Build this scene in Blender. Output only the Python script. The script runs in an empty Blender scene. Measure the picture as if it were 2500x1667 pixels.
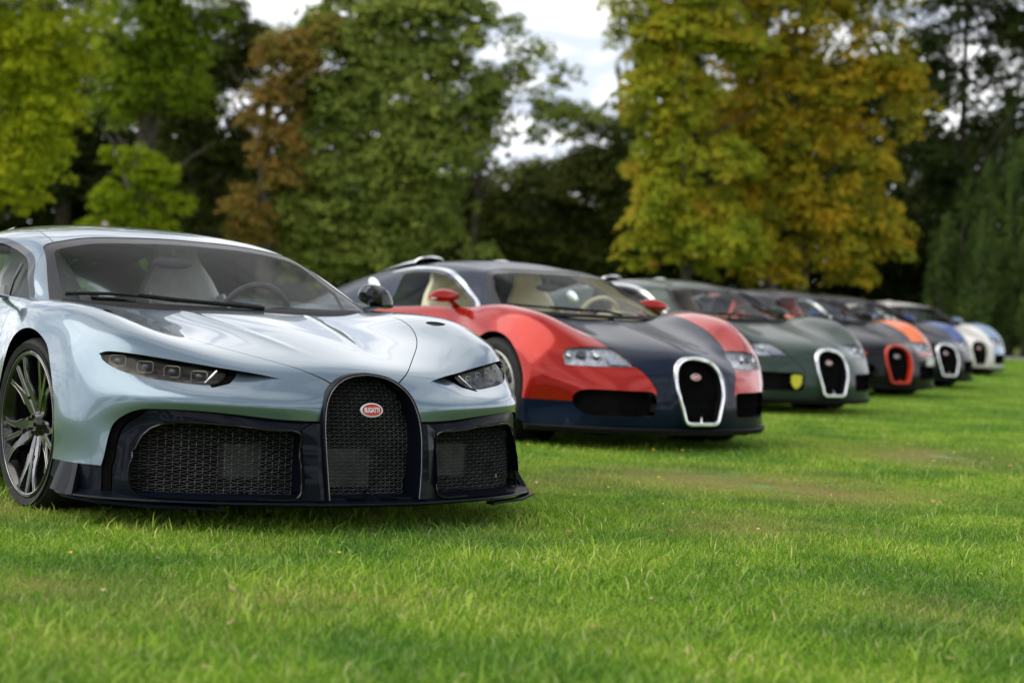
import bpy, bmesh, math, random
import numpy as np
from mathutils import Matrix, Vector

random.seed(7)
rng = np.random.default_rng(7)
sc = bpy.context.scene
COL = sc.collection

# ================================================================ camera
FPX, HOR, CAMH, ROLL = 4935.2344, 733.0733, 0.9267, 0.0459      # focal length and horizon in px of a 2500 px wide frame
PITCH = math.atan2(833.5-HOR, FPX)
cam = bpy.data.objects.new('camera', bpy.data.cameras.new('camera')); COL.objects.link(cam)
cam.data.sensor_width = 36; cam.data.lens = FPX*36/2500
cam.matrix_world = Matrix.Translation((0, 0, CAMH)) @ Matrix.Rotation(math.pi/2-PITCH, 4, 'X') @ Matrix.Rotation(ROLL, 4, 'Z')
cam.data.clip_start = .1; cam.data.clip_end = 1500
cam.data.dof.use_dof = True; cam.data.dof.focus_distance = 8.1; cam.data.dof.aperture_fstop = 2.4
sc.camera = cam

# ================================================================ sky, sun, exposure (bright overcast with soft sun)
SUN_EL, SUN_AZ = math.radians(50), math.radians(-96)
w = bpy.data.worlds.new('World'); sc.world = w; w.use_nodes = True
nt = w.node_tree; nt.nodes.clear(); L = nt.links
def N(t, **k):
    n = nt.nodes.new(t)
    for a, b in k.items(): setattr(n, a, b)
    return n
sky = N('ShaderNodeTexSky', sky_type='NISHITA', sun_disc=False); sky.sun_elevation = SUN_EL; sky.sun_rotation = SUN_AZ
b1 = N('ShaderNodeBackground'); b1.inputs[1].default_value = .09; L.new(sky.outputs[0], b1.inputs[0])
tc = N('ShaderNodeTexCoord'); sep = N('ShaderNodeSeparateXYZ'); L.new(tc.outputs['Generated'], sep.inputs[0])
zc = N('ShaderNodeMath', operation='MAXIMUM'); L.new(sep.outputs['Z'], zc.inputs[0]); zc.inputs[1].default_value = .0
za = N('ShaderNodeMath', operation='ADD'); L.new(zc.outputs[0], za.inputs[0]); za.inputs[1].default_value = .16
dv = N('ShaderNodeVectorMath', operation='DIVIDE'); L.new(tc.outputs['Generated'], dv.inputs[0])
cx = N('ShaderNodeCombineXYZ')
for i in range(3): L.new(za.outputs[0], cx.inputs[i])
L.new(cx.outputs[0], dv.inputs[1])
n1 = N('ShaderNodeTexNoise'); n1.inputs['Scale'].default_value = 2.1; n1.inputs['Detail'].default_value = 7; n1.inputs['Roughness'].default_value = .55; n1.inputs['Distortion'].default_value = .9
L.new(dv.outputs[0], n1.inputs['Vector'])
r1 = N('ShaderNodeValToRGB'); r1.color_ramp.elements[0].position = .40; r1.color_ramp.elements[0].color = (.50, .55, .64, 1)
r1.color_ramp.elements[1].position = .57; r1.color_ramp.elements[1].color = (1.12, 1.12, 1.13, 1)
L.new(n1.outputs[0], r1.inputs[0])
b2 = N('ShaderNodeBackground'); L.new(r1.outputs[0], b2.inputs[0])
zs = N('ShaderNodeMath', operation='MULTIPLY_ADD'); L.new(zc.outputs[0], zs.inputs[0]); zs.inputs[1].default_value = -.62; zs.inputs[2].default_value = 1.02
L.new(zs.outputs[0], b2.inputs[1])
r2 = N('ShaderNodeValToRGB'); r2.color_ramp.elements[0].position = .36; r2.color_ramp.elements[0].color = (.25,)*3+(1,)
r2.color_ramp.elements[1].position = .50; r2.color_ramp.elements[1].color = (.97,)*3+(1,)
L.new(n1.outputs[0], r2.inputs[0])
lo = N('ShaderNodeMapRange'); lo.inputs['From Min'].default_value = .28; lo.inputs['From Max'].default_value = .55; lo.inputs['To Min'].default_value = 1; lo.inputs['To Max'].default_value = 0; L.new(zc.outputs[0], lo.inputs['Value'])
mm = N('ShaderNodeMath', operation='MAXIMUM'); L.new(r2.outputs[0], mm.inputs[0]); L.new(lo.outputs[0], mm.inputs[1])
mx = N('ShaderNodeMixShader'); L.new(mm.outputs[0], mx.inputs[0]); L.new(b1.outputs[0], mx.inputs[1]); L.new(b2.outputs[0], mx.inputs[2])
ow = N('ShaderNodeOutputWorld'); L.new(mx.outputs[0], ow.inputs[0])
sun = bpy.data.objects.new('sun', bpy.data.lights.new('sun', 'SUN')); COL.objects.link(sun)
sun.data.energy = 1.3; sun.data.angle = math.radians(70); sun.data.color = (1, .95, .86)
sd = Vector((math.sin(SUN_AZ)*math.cos(SUN_EL), math.cos(SUN_AZ)*math.cos(SUN_EL), math.sin(SUN_EL)))
sun.rotation_euler = sd.to_track_quat('Z', 'Y').to_euler()
vs = sc.view_settings; vs.view_transform = 'Standard'; vs.look = 'None'; vs.exposure = 0.85; vs.gamma = 1; vs.use_curve_mapping = False
sc.cycles.max_bounces = 8; sc.cycles.diffuse_bounces = 3; sc.cycles.transparent_max_bounces = 16; sc.cycles.caustics_reflective = False; sc.cycles.caustics_refractive = False
sc.cycles.sample_clamp_indirect = 6

# ================================================================ materials
def mat(name, col=(.5, .5, .5), rough=.5, metal=0., coat=0., spec=.5, **k):
    m = bpy.data.materials.new(name); m.use_nodes = True
    b = m.node_tree.nodes['Principled BSDF']
    b.inputs['Base Color'].default_value = (*col, 1); b.inputs['Roughness'].default_value = rough; b.inputs['Metallic'].default_value = metal
    b.inputs['Coat Weight'].default_value = coat; b.inputs['Coat Roughness'].default_value = .015; b.inputs['Specular IOR Level'].default_value = spec
    for a, v in k.items(): b.inputs[a.replace('_', ' ')].default_value = v
    return m
def nodes(m):
    t = m.node_tree; return t, t.nodes, t.links, t.nodes['Principled BSDF']
def noise_col(m, a, b, scale, lo=.35, hi=.65, detail=5, coord='Object', rough=.6, bump=0., bscale=None):
    t, n, l, p = nodes(m); c = n.new('ShaderNodeTexCoord'); x = n.new('ShaderNodeTexNoise'); x.inputs['Scale'].default_value = scale
    x.inputs['Detail'].default_value = detail; x.inputs['Roughness'].default_value = rough; l.new(c.outputs[coord], x.inputs['Vector'])
    r = n.new('ShaderNodeValToRGB'); r.color_ramp.elements[0].position = lo; r.color_ramp.elements[0].color = (*a, 1)
    r.color_ramp.elements[1].position = hi; r.color_ramp.elements[1].color = (*b, 1); l.new(x.outputs[0], r.inputs[0]); l.new(r.outputs[0], p.inputs['Base Color'])
    if bump:
        y = n.new('ShaderNodeTexNoise'); y.inputs['Scale'].default_value = bscale or scale*4; y.inputs['Detail'].default_value = 4; l.new(c.outputs[coord], y.inputs['Vector'])
        q = n.new('ShaderNodeBump'); q.inputs['Strength'].default_value = bump; l.new(y.outputs[0], q.inputs['Height']); l.new(q.outputs[0], p.inputs['Normal'])
    return r
def paint(name, col, metal=.45, rough=.32, flake=.06, coat=.8):
    """car paint: metallic flake base under clear coat, slight tone drift"""
    m = mat(name, col, rough, metal, coat, .15)
    t, n, l, p = nodes(m); c = n.new('ShaderNodeTexCoord'); v = n.new('ShaderNodeTexVoronoi'); v.inputs['Scale'].default_value = 900
    l.new(c.outputs['Object'], v.inputs['Vector'])
    hs = n.new('ShaderNodeMixRGB'); hs.blend_type = 'MULTIPLY'; hs.inputs[0].default_value = flake*3; hs.inputs[1].default_value = (*col, 1); l.new(v.outputs['Color'], hs.inputs[2])
    l.new(hs.outputs[0], p.inputs['Base Color'])
    ns = n.new('ShaderNodeTexNoise'); ns.inputs['Scale'].default_value = 2.2; ns.inputs['Detail'].default_value = 2; l.new(c.outputs['Object'], ns.inputs['Vector'])
    bp = n.new('ShaderNodeBump'); bp.inputs['Strength'].default_value = .012; bp.inputs['Distance'].default_value = .05; l.new(ns.outputs[0], bp.inputs['Height']); l.new(bp.outputs[0], p.inputs['Coat Normal'])
    return m
def glass(name, tint=(.75, .8, .8), rough=0.0, refl=1.0):
    m = bpy.data.materials.new(name); m.use_nodes = True; t = m.node_tree; n = t.nodes; l = t.links; n.clear()
    tr = n.new('ShaderNodeBsdfTransparent'); tr.inputs[0].default_value = (*tint, 1)
    gl = n.new('ShaderNodeBsdfGlossy'); gl.inputs['Roughness'].default_value = rough
    fr = n.new('ShaderNodeFresnel'); fr.inputs[0].default_value = 1.45
    ml = n.new('ShaderNodeMath'); ml.operation = 'MULTIPLY'; l.new(fr.outputs[0], ml.inputs[0]); ml.inputs[1].default_value = refl
    mx = n.new('ShaderNodeMixShader'); l.new(ml.outputs[0], mx.inputs[0]); l.new(tr.outputs[0], mx.inputs[1]); l.new(gl.outputs[0], mx.inputs[2])
    o = n.new('ShaderNodeOutputMaterial'); l.new(mx.outputs[0], o.inputs[0]); return m
M = {}
M['silver_blue'] = paint('silver_blue_paint', (.20, .272, .332), .68, .25, coat=1.0)
M['black'] = mat('gloss_black', (.004, .004, .005), .2, 0, .5, .3)
M['matte_black'] = mat('matte_black', (.012, .012, .013), .6, 0, 0, .15); noise_col(M['matte_black'], (.009,)*3, (.018,)*3, 60)
M['void'] = mat('duct_black', (.004, .004, .004), .9, 0, 0, .0); noise_col(M['void'], (.003,)*3, (.006,)*3, 20)
def carbon(name, a, b):
    m = mat(name, a, .4, 0, .16, .05); t, n, l, p = nodes(m); c = n.new('ShaderNodeTexCoord')
    wv = n.new('ShaderNodeTexWave'); wv.bands_direction = 'DIAGONAL'; wv.inputs['Scale'].default_value = 70; l.new(c.outputs['Object'], wv.inputs['Vector'])
    r = n.new('ShaderNodeValToRGB'); r.color_ramp.elements[0].color = (*a, 1); r.color_ramp.elements[1].color = (*b, 1); l.new(wv.outputs[0], r.inputs[0]); l.new(r.outputs[0], p.inputs['Base Color'])
    return m
M['carbon'] = carbon('blue_carbon_fibre', (.002, .003, .006), (.006, .009, .017))
M['rubber'] = mat('tyre_rubber', (.018, .018, .018), .7, 0, 0, .25); noise_col(M['rubber'], (.012,)*3, (.026,)*3, 30, bump=.15, bscale=200)
M['chrome'] = mat('polished_metal', (.92, .93, .94), .2, 1.0); noise_col(M['chrome'], (.88,)*3, (.95,)*3, 6)
M['alloy'] = mat('satin_alloy', (.55, .55, .54), .32, .9); noise_col(M['alloy'], (.5,)*3, (.6,)*3, 12)
M['machined'] = mat('machined_edge', (.45, .45, .45), .25, 1.0); noise_col(M['machined'], (.24,)*3, (.36,)*3, 40)
M['wire'] = mat('grille_wire', (.3, .3, .3), .4, .5); noise_col(M['wire'], (.20,)*3, (.36,)*3, 15)
M['border'] = mat('glass_border_print', (.012, .011, .014), .35, 0, .15, .2); noise_col(M['border'], (.010, .009, .012), (.015, .014, .017), 20)
M['darkwire'] = mat('dark_grille_wire', (.035, .035, .038), .4, .5); noise_col(M['darkwire'], (.02,)*3, (.05,)*3, 15)
M['radiator'] = mat('radiator_grey', (.045, .045, .045), .6, .3); noise_col(M['radiator'], (.02,)*3, (.07,)*3, 9)
M['glass'] = glass('window_glass', (.95, .98, .97), refl=.30)
M['clear'] = glass('lamp_glass', (.97, .98, 1), refl=.7)
M['lampdark'] = mat('lamp_housing_smoke', (.05, .045, .035), .25, .5); noise_col(M['lampdark'], (.05, .046, .036), (.24, .20, .14), 16)
M['lampring'] = mat('lamp_frame', (.2, .18, .14), .25, .3); noise_col(M['lampring'], (.26, .24, .19), (.46, .42, .34), 20)
M['lamplens'] = mat('projector_lens', (.05, .055, .06), .03, .0, 1.0); noise_col(M['lamplens'], (.03,)*3, (.10, .10, .11), 30)
M['lampchrome'] = mat('lamp_reflector', (.85, .87, .9), .12, 1.0); noise_col(M['lampchrome'], (.75, .78, .82), (.95, .95, .97), 25)
M['red'] = mat('emblem_red', (.55, .012, .012), .3, 0, .6); noise_col(M['red'], (.50, .010, .010), (.6, .016, .016), 30)
M['white'] = mat('emblem_white', (.78, .78, .78), .3, 0, .5); noise_col(M['white'], (.74,)*3, (.8,)*3, 30)
M['leather_grey'] = mat('grey_leather', (.6, .6, .58), .55); noise_col(M['leather_grey'], (.55, .55, .53), (.66, .66, .63), 14, bump=.1, bscale=300)
M['leather_cream'] = mat('cream_leather', (.76, .70, .46), .55); noise_col(M['leather_cream'], (.70, .64, .42), (.80, .74, .50), 14, bump=.1, bscale=300)
M['leather_brown'] = mat('brown_leather', (.22, .11, .06), .55); noise_col(M['leather_brown'], (.18, .09, .05), (.26, .14, .08), 14, bump=.1, bscale=300)
M['cabin'] = mat('dark_cabin_trim', (.03, .032, .035), .6); noise_col(M['cabin'], (.02, .022, .025), (.045, .047, .05), 10)
M['grey_trim'] = mat('grey_cabin_trim', (.2, .2, .2), .7); noise_col(M['grey_trim'], (.16, .17, .17), (.24, .25, .25), 10)
M['yellow'] = mat('badge_yellow', (.75, .72, .03), .4); noise_col(M['yellow'], (.70, .66, .02), (.8, .78, .05), 20)
M['caliper'] = mat('brake_caliper', (.02, .03, .06), .3, .2, .6)

# ================================================================ object helpers
def mesh_of(name, p, smooth=True):
    me = bpy.data.meshes.new(name); nv, nf = len(p.V), len(p.T)
    me.vertices.add(nv); me.vertices.foreach_set('co', p.V.astype(np.float32).ravel())
    me.loops.add(nf*3); me.loops.foreach_set('vertex_index', p.T.astype(np.int32).ravel())
    me.polygons.add(nf); me.polygons.foreach_set('loop_start', np.arange(0, nf*3, 3, dtype=np.int32)); me.polygons.foreach_set('loop_total', np.full(nf, 3, np.int32))
    me.polygons.foreach_set('use_smooth', np.full(nf, smooth)); me.update(calc_edges=True)
    if smooth: me.normals_split_custom_set_from_vertices(p.N.astype(np.float32))
    return me
def link(name, me, material=None, parent=None):
    o = bpy.data.objects.new(name, me); COL.objects.link(o)
    if material is not None: me.materials.append(material)
    if parent is not None: o.parent = parent
    return o
def bmesh_obj(name, bm, material, parent=None, smooth=False):
    me = bpy.data.meshes.new(name); bm.normal_update(); bm.to_mesh(me); bm.free()
    if smooth:
        for q in me.polygons: q.use_smooth = True
        try: me.set_sharp_from_angle(angle=math.radians(40))
        except Exception: pass
    return link(name, me, material, parent)
def empty(name, loc=(0, 0, 0), rz=0., **props):
    o = bpy.data.objects.new(name, None); COL.objects.link(o); o.location = loc; o.rotation_euler[2] = rz
    o.empty_display_size = .2
    for k, v in props.items(): o[k] = v
    return o
def bm_box(bm, c, s, rot=None):
    m = Matrix.Translation(c) @ (rot or Matrix()) @ Matrix.Diagonal((*s, 1)); bmesh.ops.create_cube(bm, size=1, matrix=m)
def bm_ell(bm, c, s, rot=None, u=24, v=14):
    m = Matrix.Translation(c) @ (rot or Matrix()) @ Matrix.Diagonal((*s, 1)); bmesh.ops.create_uvsphere(bm, u_segments=u, v_segments=v, radius=1, matrix=m)
def loft(bm, rings, closed=True, cap=True):
    R = [[bm.verts.new(p) for p in r] for r in rings]; n = len(R[0])
    for a, b in zip(R[:-1], R[1:]):
        for i in range(n if closed else n-1): bm.faces.new((a[i], a[(i+1) % n], b[(i+1) % n], b[i]))
    if cap and closed:
        bm.faces.new(R[0][::-1]); bm.faces.new(R[-1])
    return R
def tube(bm, pts, r, k=8, closed=False, sx=1., prof=None, up=(0, 1, 0)):
    """sweep along pts; prof = list of (a,b) offsets along (side, up)"""
    P = [Vector(p) for p in pts]; n = len(P); U = Vector(up); rings = []
    if prof is None: prof = [(math.cos(2*math.pi*i/k), math.sin(2*math.pi*i/k)) for i in range(k)]
    for i in range(n):
        if closed: t = (P[(i+1) % n]-P[i-1]).normalized()
        else: t = (P[min(i+1, n-1)]-P[max(i-1, 0)]).normalized()
        s = t.cross(U)
        s = s.normalized() if s.length > 1e-6 else Vector((1, 0, 0)); u2 = s.cross(t).normalized()
        rr = r[i] if hasattr(r, '__len__') else r
        rings.append([P[i]+s*a*rr+u2*b*rr for a, b in prof])
    if closed: rings.append(rings[0])
    if closed:
        R = [[bm.verts.new(p) for p in q] for q in rings[:-1]]; R.append(R[0]); m = len(prof)
        for a, b in zip(R[:-1], R[1:]):
            for i in range(m): bm.faces.new((a[i], a[(i+1) % m], b[(i+1) % m], b[i]))
    else: loft(bm, rings)
def rrect(w, h, r, n=4):
    out = []
    for cx, cy, a in ((w-r, h-r, 0), (-w+r, h-r, 90), (-w+r, -h+r, 180), (w-r, -h+r, 270)):
        for i in range(n+1): t = math.radians(a+90*i/n); out.append((cx+r*math.cos(t), cy+r*math.sin(t)))
    return out
import math, random
import numpy as np

# ---------------------------------------------------------------- spline + mesh patches
def nspline(P, t, tq):
    """natural cubic spline through P (n,...) at knots t, sampled at tq"""
    P = np.asarray(P, float); n = len(t); h = np.diff(t)
    A = np.zeros((n, n)); sh = P.reshape(n, -1); R = np.zeros_like(sh)
    A[0, 0] = A[-1, -1] = 1
    for i in range(1, n-1):
        A[i, i-1] = h[i-1]; A[i, i] = 2*(h[i-1]+h[i]); A[i, i+1] = h[i]
        R[i] = 6*((sh[i+1]-sh[i])/h[i]-(sh[i]-sh[i-1])/h[i-1])
    M = np.linalg.solve(A, R)
    k = np.clip(np.searchsorted(t, tq, side='right')-1, 0, n-2)
    hh = h[k][:, None]; a = (t[k+1]-tq)[:, None]; b = (tq-t[k])[:, None]
    out = M[k]*a**3/(6*hh)+M[k+1]*b**3/(6*hh)+(sh[k]/hh-M[k]*hh/6)*a+(sh[k+1]/hh-M[k+1]*hh/6)*b
    return out.reshape((len(tq),)+P.shape[1:])

def knots(C, axis):
    d = np.linalg.norm(np.diff(C, axis=axis), axis=-1)**0.6
    d = d.mean(axis=1-axis)
    return np.concatenate([[0], np.cumsum(np.maximum(d, 1e-3))])

def dense(C, nu, nv):
    C = np.asarray(C, float)
    tu = knots(C, 0); tv = knots(C, 1)
    def even(C, t, n, ax):
        l = np.linalg.norm(np.diff(C, axis=ax), axis=-1).mean(axis=1-ax)+.02
        s = np.concatenate([[0], np.cumsum(l)])
        return np.interp(np.linspace(0, s[-1], n), s, t)
    qu = even(C, tu, nu, 0); qv = even(C, tv, nv, 1)
    G = nspline(C, tu, qu)
    G = np.swapaxes(nspline(np.swapaxes(G, 0, 1), tv, qv), 0, 1)
    return G

def curve(P, n=60, closed=False):
    P = np.asarray(P, float)
    if closed:
        Q = np.concatenate([P[-3:], P, P[:3]]); t = np.concatenate([[0], np.cumsum(np.linalg.norm(np.diff(Q, axis=0), axis=1)**.6)])
        return nspline(Q, t, np.linspace(t[3], t[3+len(P)], n, endpoint=False))
    t = np.concatenate([[0], np.cumsum(np.linalg.norm(np.diff(P, axis=0), axis=1)**.6)])
    return nspline(P, t, np.linspace(0, t[-1], n))

def mirror_cols(half):
    """half[i][j] x>=0 from centre outwards -> full row from -x to +x"""
    H = np.asarray(half, float); M = H[:, :0:-1].copy(); M[..., 0] *= -1
    return np.concatenate([M, H], axis=1)

def grid_normals(G):
    du = np.gradient(G, axis=0); dv = np.gradient(G, axis=1)
    n = np.cross(dv, du); n /= np.linalg.norm(n, axis=-1, keepdims=True)+1e-12
    return n

class Patch:
    def __init__(s, V, N, T): s.V, s.N, s.T = V, N, T
    def copy(s): return Patch(s.V.copy(), s.N.copy(), s.T.copy())
    def mirrored(s):
        m = np.array([-1, 1, 1.]); return Patch(s.V*m, s.N*m, s.T[:, ::-1].copy())
    def clean(s):
        if len(s.T) == 0: return Patch(np.zeros((0, 3)), np.zeros((0, 3)), np.zeros((0, 3), int))
        u, inv = np.unique(s.T, return_inverse=True)
        return Patch(s.V[u], s.N[u], inv.reshape(-1, 3))
    def shift(s, d): return Patch(s.V+s.N*d, s.N, s.T)
    def move(s, v): return Patch(s.V+np.asarray(v), s.N, s.T)
    def flip(s): return Patch(s.V, -s.N, s.T[:, ::-1].copy())

def from_grid(G, up=None):
    nu, nv = G.shape[:2]; N = grid_normals(G)
    idx = np.arange(nu*nv).reshape(nu, nv)
    a, b, c, d = idx[:-1, :-1], idx[:-1, 1:], idx[1:, 1:], idx[1:, :-1]
    T = np.concatenate([np.stack([a, b, c], -1).reshape(-1, 3), np.stack([a, c, d], -1).reshape(-1, 3)])
    return Patch(G.reshape(-1, 3), N.reshape(-1, 3), T)

def split(p, f):
    """cut patch along f(V)=0 : returns (inside f<0, outside)"""
    if len(p.T) == 0: return p, p
    d = f(p.V); d = np.where(np.abs(d) < 1e-7, 1e-7, d)
    s = d[p.T] < 0; k = s.sum(1)
    ins = [p.T[k == 3]]; out = [p.T[k == 0]]
    mix = p.T[(k == 1) | (k == 2)]; km = k[(k == 1) | (k == 2)]; sm = s[(k == 1) | (k == 2)]
    if len(mix) == 0:
        return Patch(p.V, p.N, ins[0]).clean(), Patch(p.V, p.N, out[0]).clean()
    odd = np.where((km == 1)[:, None], sm, ~sm).argmax(1)
    r = np.arange(len(mix)); A = mix[r, odd]; B = mix[r, (odd+1) % 3]; C = mix[r, (odd+2) % 3]
    E = np.concatenate([np.sort(np.stack([A, B], 1), 1), np.sort(np.stack([A, C], 1), 1)])
    ue, inv = np.unique(E, axis=0, return_inverse=True); inv = inv.reshape(-1)
    da, db = d[ue[:, 0]], d[ue[:, 1]]; t = (da/(da-db))[:, None]
    NV = p.V[ue[:, 0]]*(1-t)+p.V[ue[:, 1]]*t
    NN = p.N[ue[:, 0]]*(1-t)+p.N[ue[:, 1]]*t; NN /= np.linalg.norm(NN, axis=1, keepdims=True)+1e-12
    n0 = len(p.V); m = len(mix); ab = n0+inv[:m]; ac = n0+inv[m:]
    one = np.stack([A, ab, ac], 1); two = np.concatenate([np.stack([ab, B, C], 1), np.stack([ab, C, ac], 1)])
    k1 = km == 1; k1d = np.concatenate([k1, k1])
    ins += [one[k1], two[~k1d]]; out += [one[~k1], two[k1d]]
    V = np.concatenate([p.V, NV]); N = np.concatenate([p.N, NN])
    return Patch(V, N, np.concatenate(ins)).clean(), Patch(V, N, np.concatenate(out)).clean()

def sd_poly(Q, P):
    """signed distance of 2d points Q to closed polygon P, negative inside"""
    P = np.asarray(P, float); B = np.roll(P, -1, 0); out = np.empty(len(Q))
    for i0 in range(0, len(Q), 20000):
        q = Q[i0:i0+20000, None, :]; e = (B-P)[None]; w = q-P[None]
        t = np.clip((w*e).sum(-1)/((e*e).sum(-1)+1e-14), 0, 1)
        dd = ((w-e*t[..., None])**2).sum(-1).min(1)
        y, py, by = q[..., 1], P[None, :, 1], B[None, :, 1]
        cond = (py <= y) != (by <= y)
        xi = P[None, :, 0]+(y-py)/(by-py+1e-14)*(B-P)[None, :, 0]
        ins = ((cond & (q[..., 0] < xi)).sum(1) % 2) == 1
        out[i0:i0+20000] = np.sqrt(dd)*np.where(ins, -1, 1)
    return out

def d_line(Q, P, w):
    """distance to open polyline minus w"""
    P = np.asarray(P, float); A, B = P[:-1], P[1:]; out = np.empty(len(Q))
    for i0 in range(0, len(Q), 20000):
        q = Q[i0:i0+20000, None, :]; e = (B-A)[None]; ww = q-A[None]
        t = np.clip((ww*e).sum(-1)/((e*e).sum(-1)+1e-14), 0, 1)
        out[i0:i0+20000] = np.sqrt(((ww-e*t[..., None])**2).sum(-1).min(1))
    return out-w

def sstep(a, b, x):
    t = np.clip((x-a)/(b-a), 0, 1); return t*t*(3-2*t)

def boundary(p):
    """boundary edges (directed) of patch, welded by position"""
    key = np.round(p.V, 6); _, inv = np.unique(key, axis=0, return_inverse=True); inv = inv.reshape(-1)
    T = p.T; E = np.concatenate([T[:, [0, 1]], T[:, [1, 2]], T[:, [2, 0]]])
    W = inv[E]; ok = W[:, 0] != W[:, 1]; E = E[ok]; W = W[ok]
    code = W[:, 0].astype(np.int64)*(len(p.V)+1)+W[:, 1]; rev = W[:, 1].astype(np.int64)*(len(p.V)+1)+W[:, 0]
    return E[~np.isin(code, rev)]

def strip(p, f, off, tol=2e-4):
    """wall from the boundary edges lying on f=0, offset by vector/func off"""
    E = boundary(p); d = np.abs(f(p.V)); E = E[(d[E] < tol).all(1)]
    if len(E) == 0: return None
    u, inv = np.unique(E, return_inverse=True); inv = inv.reshape(-1, 2)
    A = p.V[u]; O = off(A, p.N[u]) if callable(off) else np.asarray(off, float)
    Bv = A+O; n = len(u)
    T = np.concatenate([np.stack([inv[:, 1], inv[:, 0], inv[:, 0]+n], 1), np.stack([inv[:, 1], inv[:, 0]+n, inv[:, 1]+n], 1)])
    V = np.concatenate([A, Bv])
    fn = np.cross(V[T[:, 1]]-V[T[:, 0]], V[T[:, 2]]-V[T[:, 0]])
    N = np.zeros_like(V)
    for k in range(3): np.add.at(N, T[:, k], fn)
    N /= np.linalg.norm(N, axis=1, keepdims=True)+1e-12
    return Patch(V, N, T)

def join(*ps):
    ps = [q for q in ps if q is not None and len(q.T)]
    V, N, T, n = [], [], [], 0
    for q in ps:
        V.append(q.V); N.append(q.N); T.append(q.T+n); n += len(q.V)
    return Patch(np.concatenate(V), np.concatenate(N), np.concatenate(T))
# ================================================================ ground
def ground():
    nx, ny = 90, 120
    xs = np.concatenate([-np.geomspace(400, 2, nx//2), np.geomspace(2, 400, nx//2)]); ys = np.concatenate([-np.geomspace(400, 5, 40), np.linspace(-4, 70, 60), np.geomspace(75, 600, 20)])
    X, Y = np.meshgrid(xs, ys); Z = np.zeros_like(X)
    G = np.stack([X, Y, Z], -1); p = from_grid(G); me = mesh_of('lawn_ground', p)
    m = mat('turf', (.06, .10, .02), .9); r = noise_col(m, (.08, .16, .022), (.15, .22, .05), .9, .35, .65, 8, rough=.7, bump=.6, bscale=60)
    o = link('lawn_ground', me, m); o['kind'] = 'structure'
    return o
ground()
def chiron_skin():
    S = [
    [(0,-1.075,.13),(.25,-1.065,.13),(.5,-1.01,.13),(.72,-.91,.13),(.88,-.77,.13),(.985,-.60,.13),(1.02,-.45,.15),(1.01,-.2,.20)],
    [(0,-1.06,.27),(.25,-1.05,.27),(.5,-1.0,.27),(.72,-.90,.27),(.865,-.77,.27),(.965,-.61,.27),(1.01,-.46,.28),(1.015,-.26,.28)],
    [(0,-1.045,.40),(.25,-1.028,.40),(.5,-.966,.40),(.72,-.860,.40),(.87,-.738,.40),(.967,-.60,.40),(1.015,-.46,.38),(1.02,-.29,.36)],
    [(0,-1.03,.485),(.25,-1.034,.485),(.5,-1.000,.49),(.72,-.905,.498),(.86,-.770,.500),(.957,-.600,.485),(1.012,-.45,.45),(1.02,-.30,.43)],
    [(0,-1.005,.56),(.22,-.995,.54),(.47,-.93,.545),(.70,-.80,.565),(.87,-.66,.592),(.965,-.535,.572),(1.01,-.40,.54),(1.022,-.26,.50)],
    [(0,-.96,.622),(.22,-.93,.61),(.46,-.85,.61),(.69,-.71,.647),(.86,-.585,.688),(.958,-.475,.674),(1.0,-.34,.63),(1.022,-.2,.57)],
    [(0,-.82,.668),(.22,-.79,.66),(.45,-.72,.665),(.67,-.60,.712),(.83,-.49,.752),(.94,-.395,.738),(.985,-.27,.69),(1.02,-.12,.61)],
    [(0,-.52,.737),(.22,-.50,.725),(.44,-.44,.725),(.64,-.35,.762),(.81,-.28,.813),(.918,-.22,.803),(.978,-.15,.75),(1.018,-.05,.65)],
    [(0,-.2,.792),(.22,-.18,.782),(.44,-.13,.775),(.64,-.07,.803),(.80,-.02,.838),(.90,.02,.835),(.972,.05,.78),(1.015,.06,.65)],
    [(0,.10,.828),(.25,.11,.825),(.47,.15,.82),(.66,.18,.825),(.80,.21,.843),(.89,.23,.84),(.963,.22,.775),(1.01,.17,.60)],
    [(0,.35,.84),(.27,.36,.84),(.5,.37,.84),(.70,.38,.842),(.82,.40,.845),(.89,.40,.838),(.953,.36,.73),(1.0,.26,.48)],
    [(0,.62,.84),(.27,.62,.84),(.5,.62,.84),(.71,.62,.843),(.83,.62,.845),(.89,.62,.826),(.95,.58,.62),(.985,.36,.25)]]
    for y, a, b, c, d in [(1.0,(.845,.838),(.905,.80),(.935,.55),(.97,.14)),(1.6,(.86,.845),(.92,.80),(.945,.5),(.98,.14)),
                          (2.2,(.87,.86),(.95,.80),(.995,.55),(1.0,.16)),(2.75,(.86,.85),(.96,.80),(1.015,.6),(1.02,.2)),
                          (3.3,(.80,.80),(.92,.74),(.98,.55),(.98,.25)),(3.56,(.75,.72),(.85,.64),(.9,.5),(.9,.3))]:
        x = a[0]; z = a[1]
        S.append([(0,y,z),(x*.33,y,z),(x*.62,y,z),(x*.85,y,z),(x,y,z),(b[0],y,b[1]),(c[0],y,c[1]),(d[0],y,d[1])])
    return mirror_cols(S)
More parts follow.
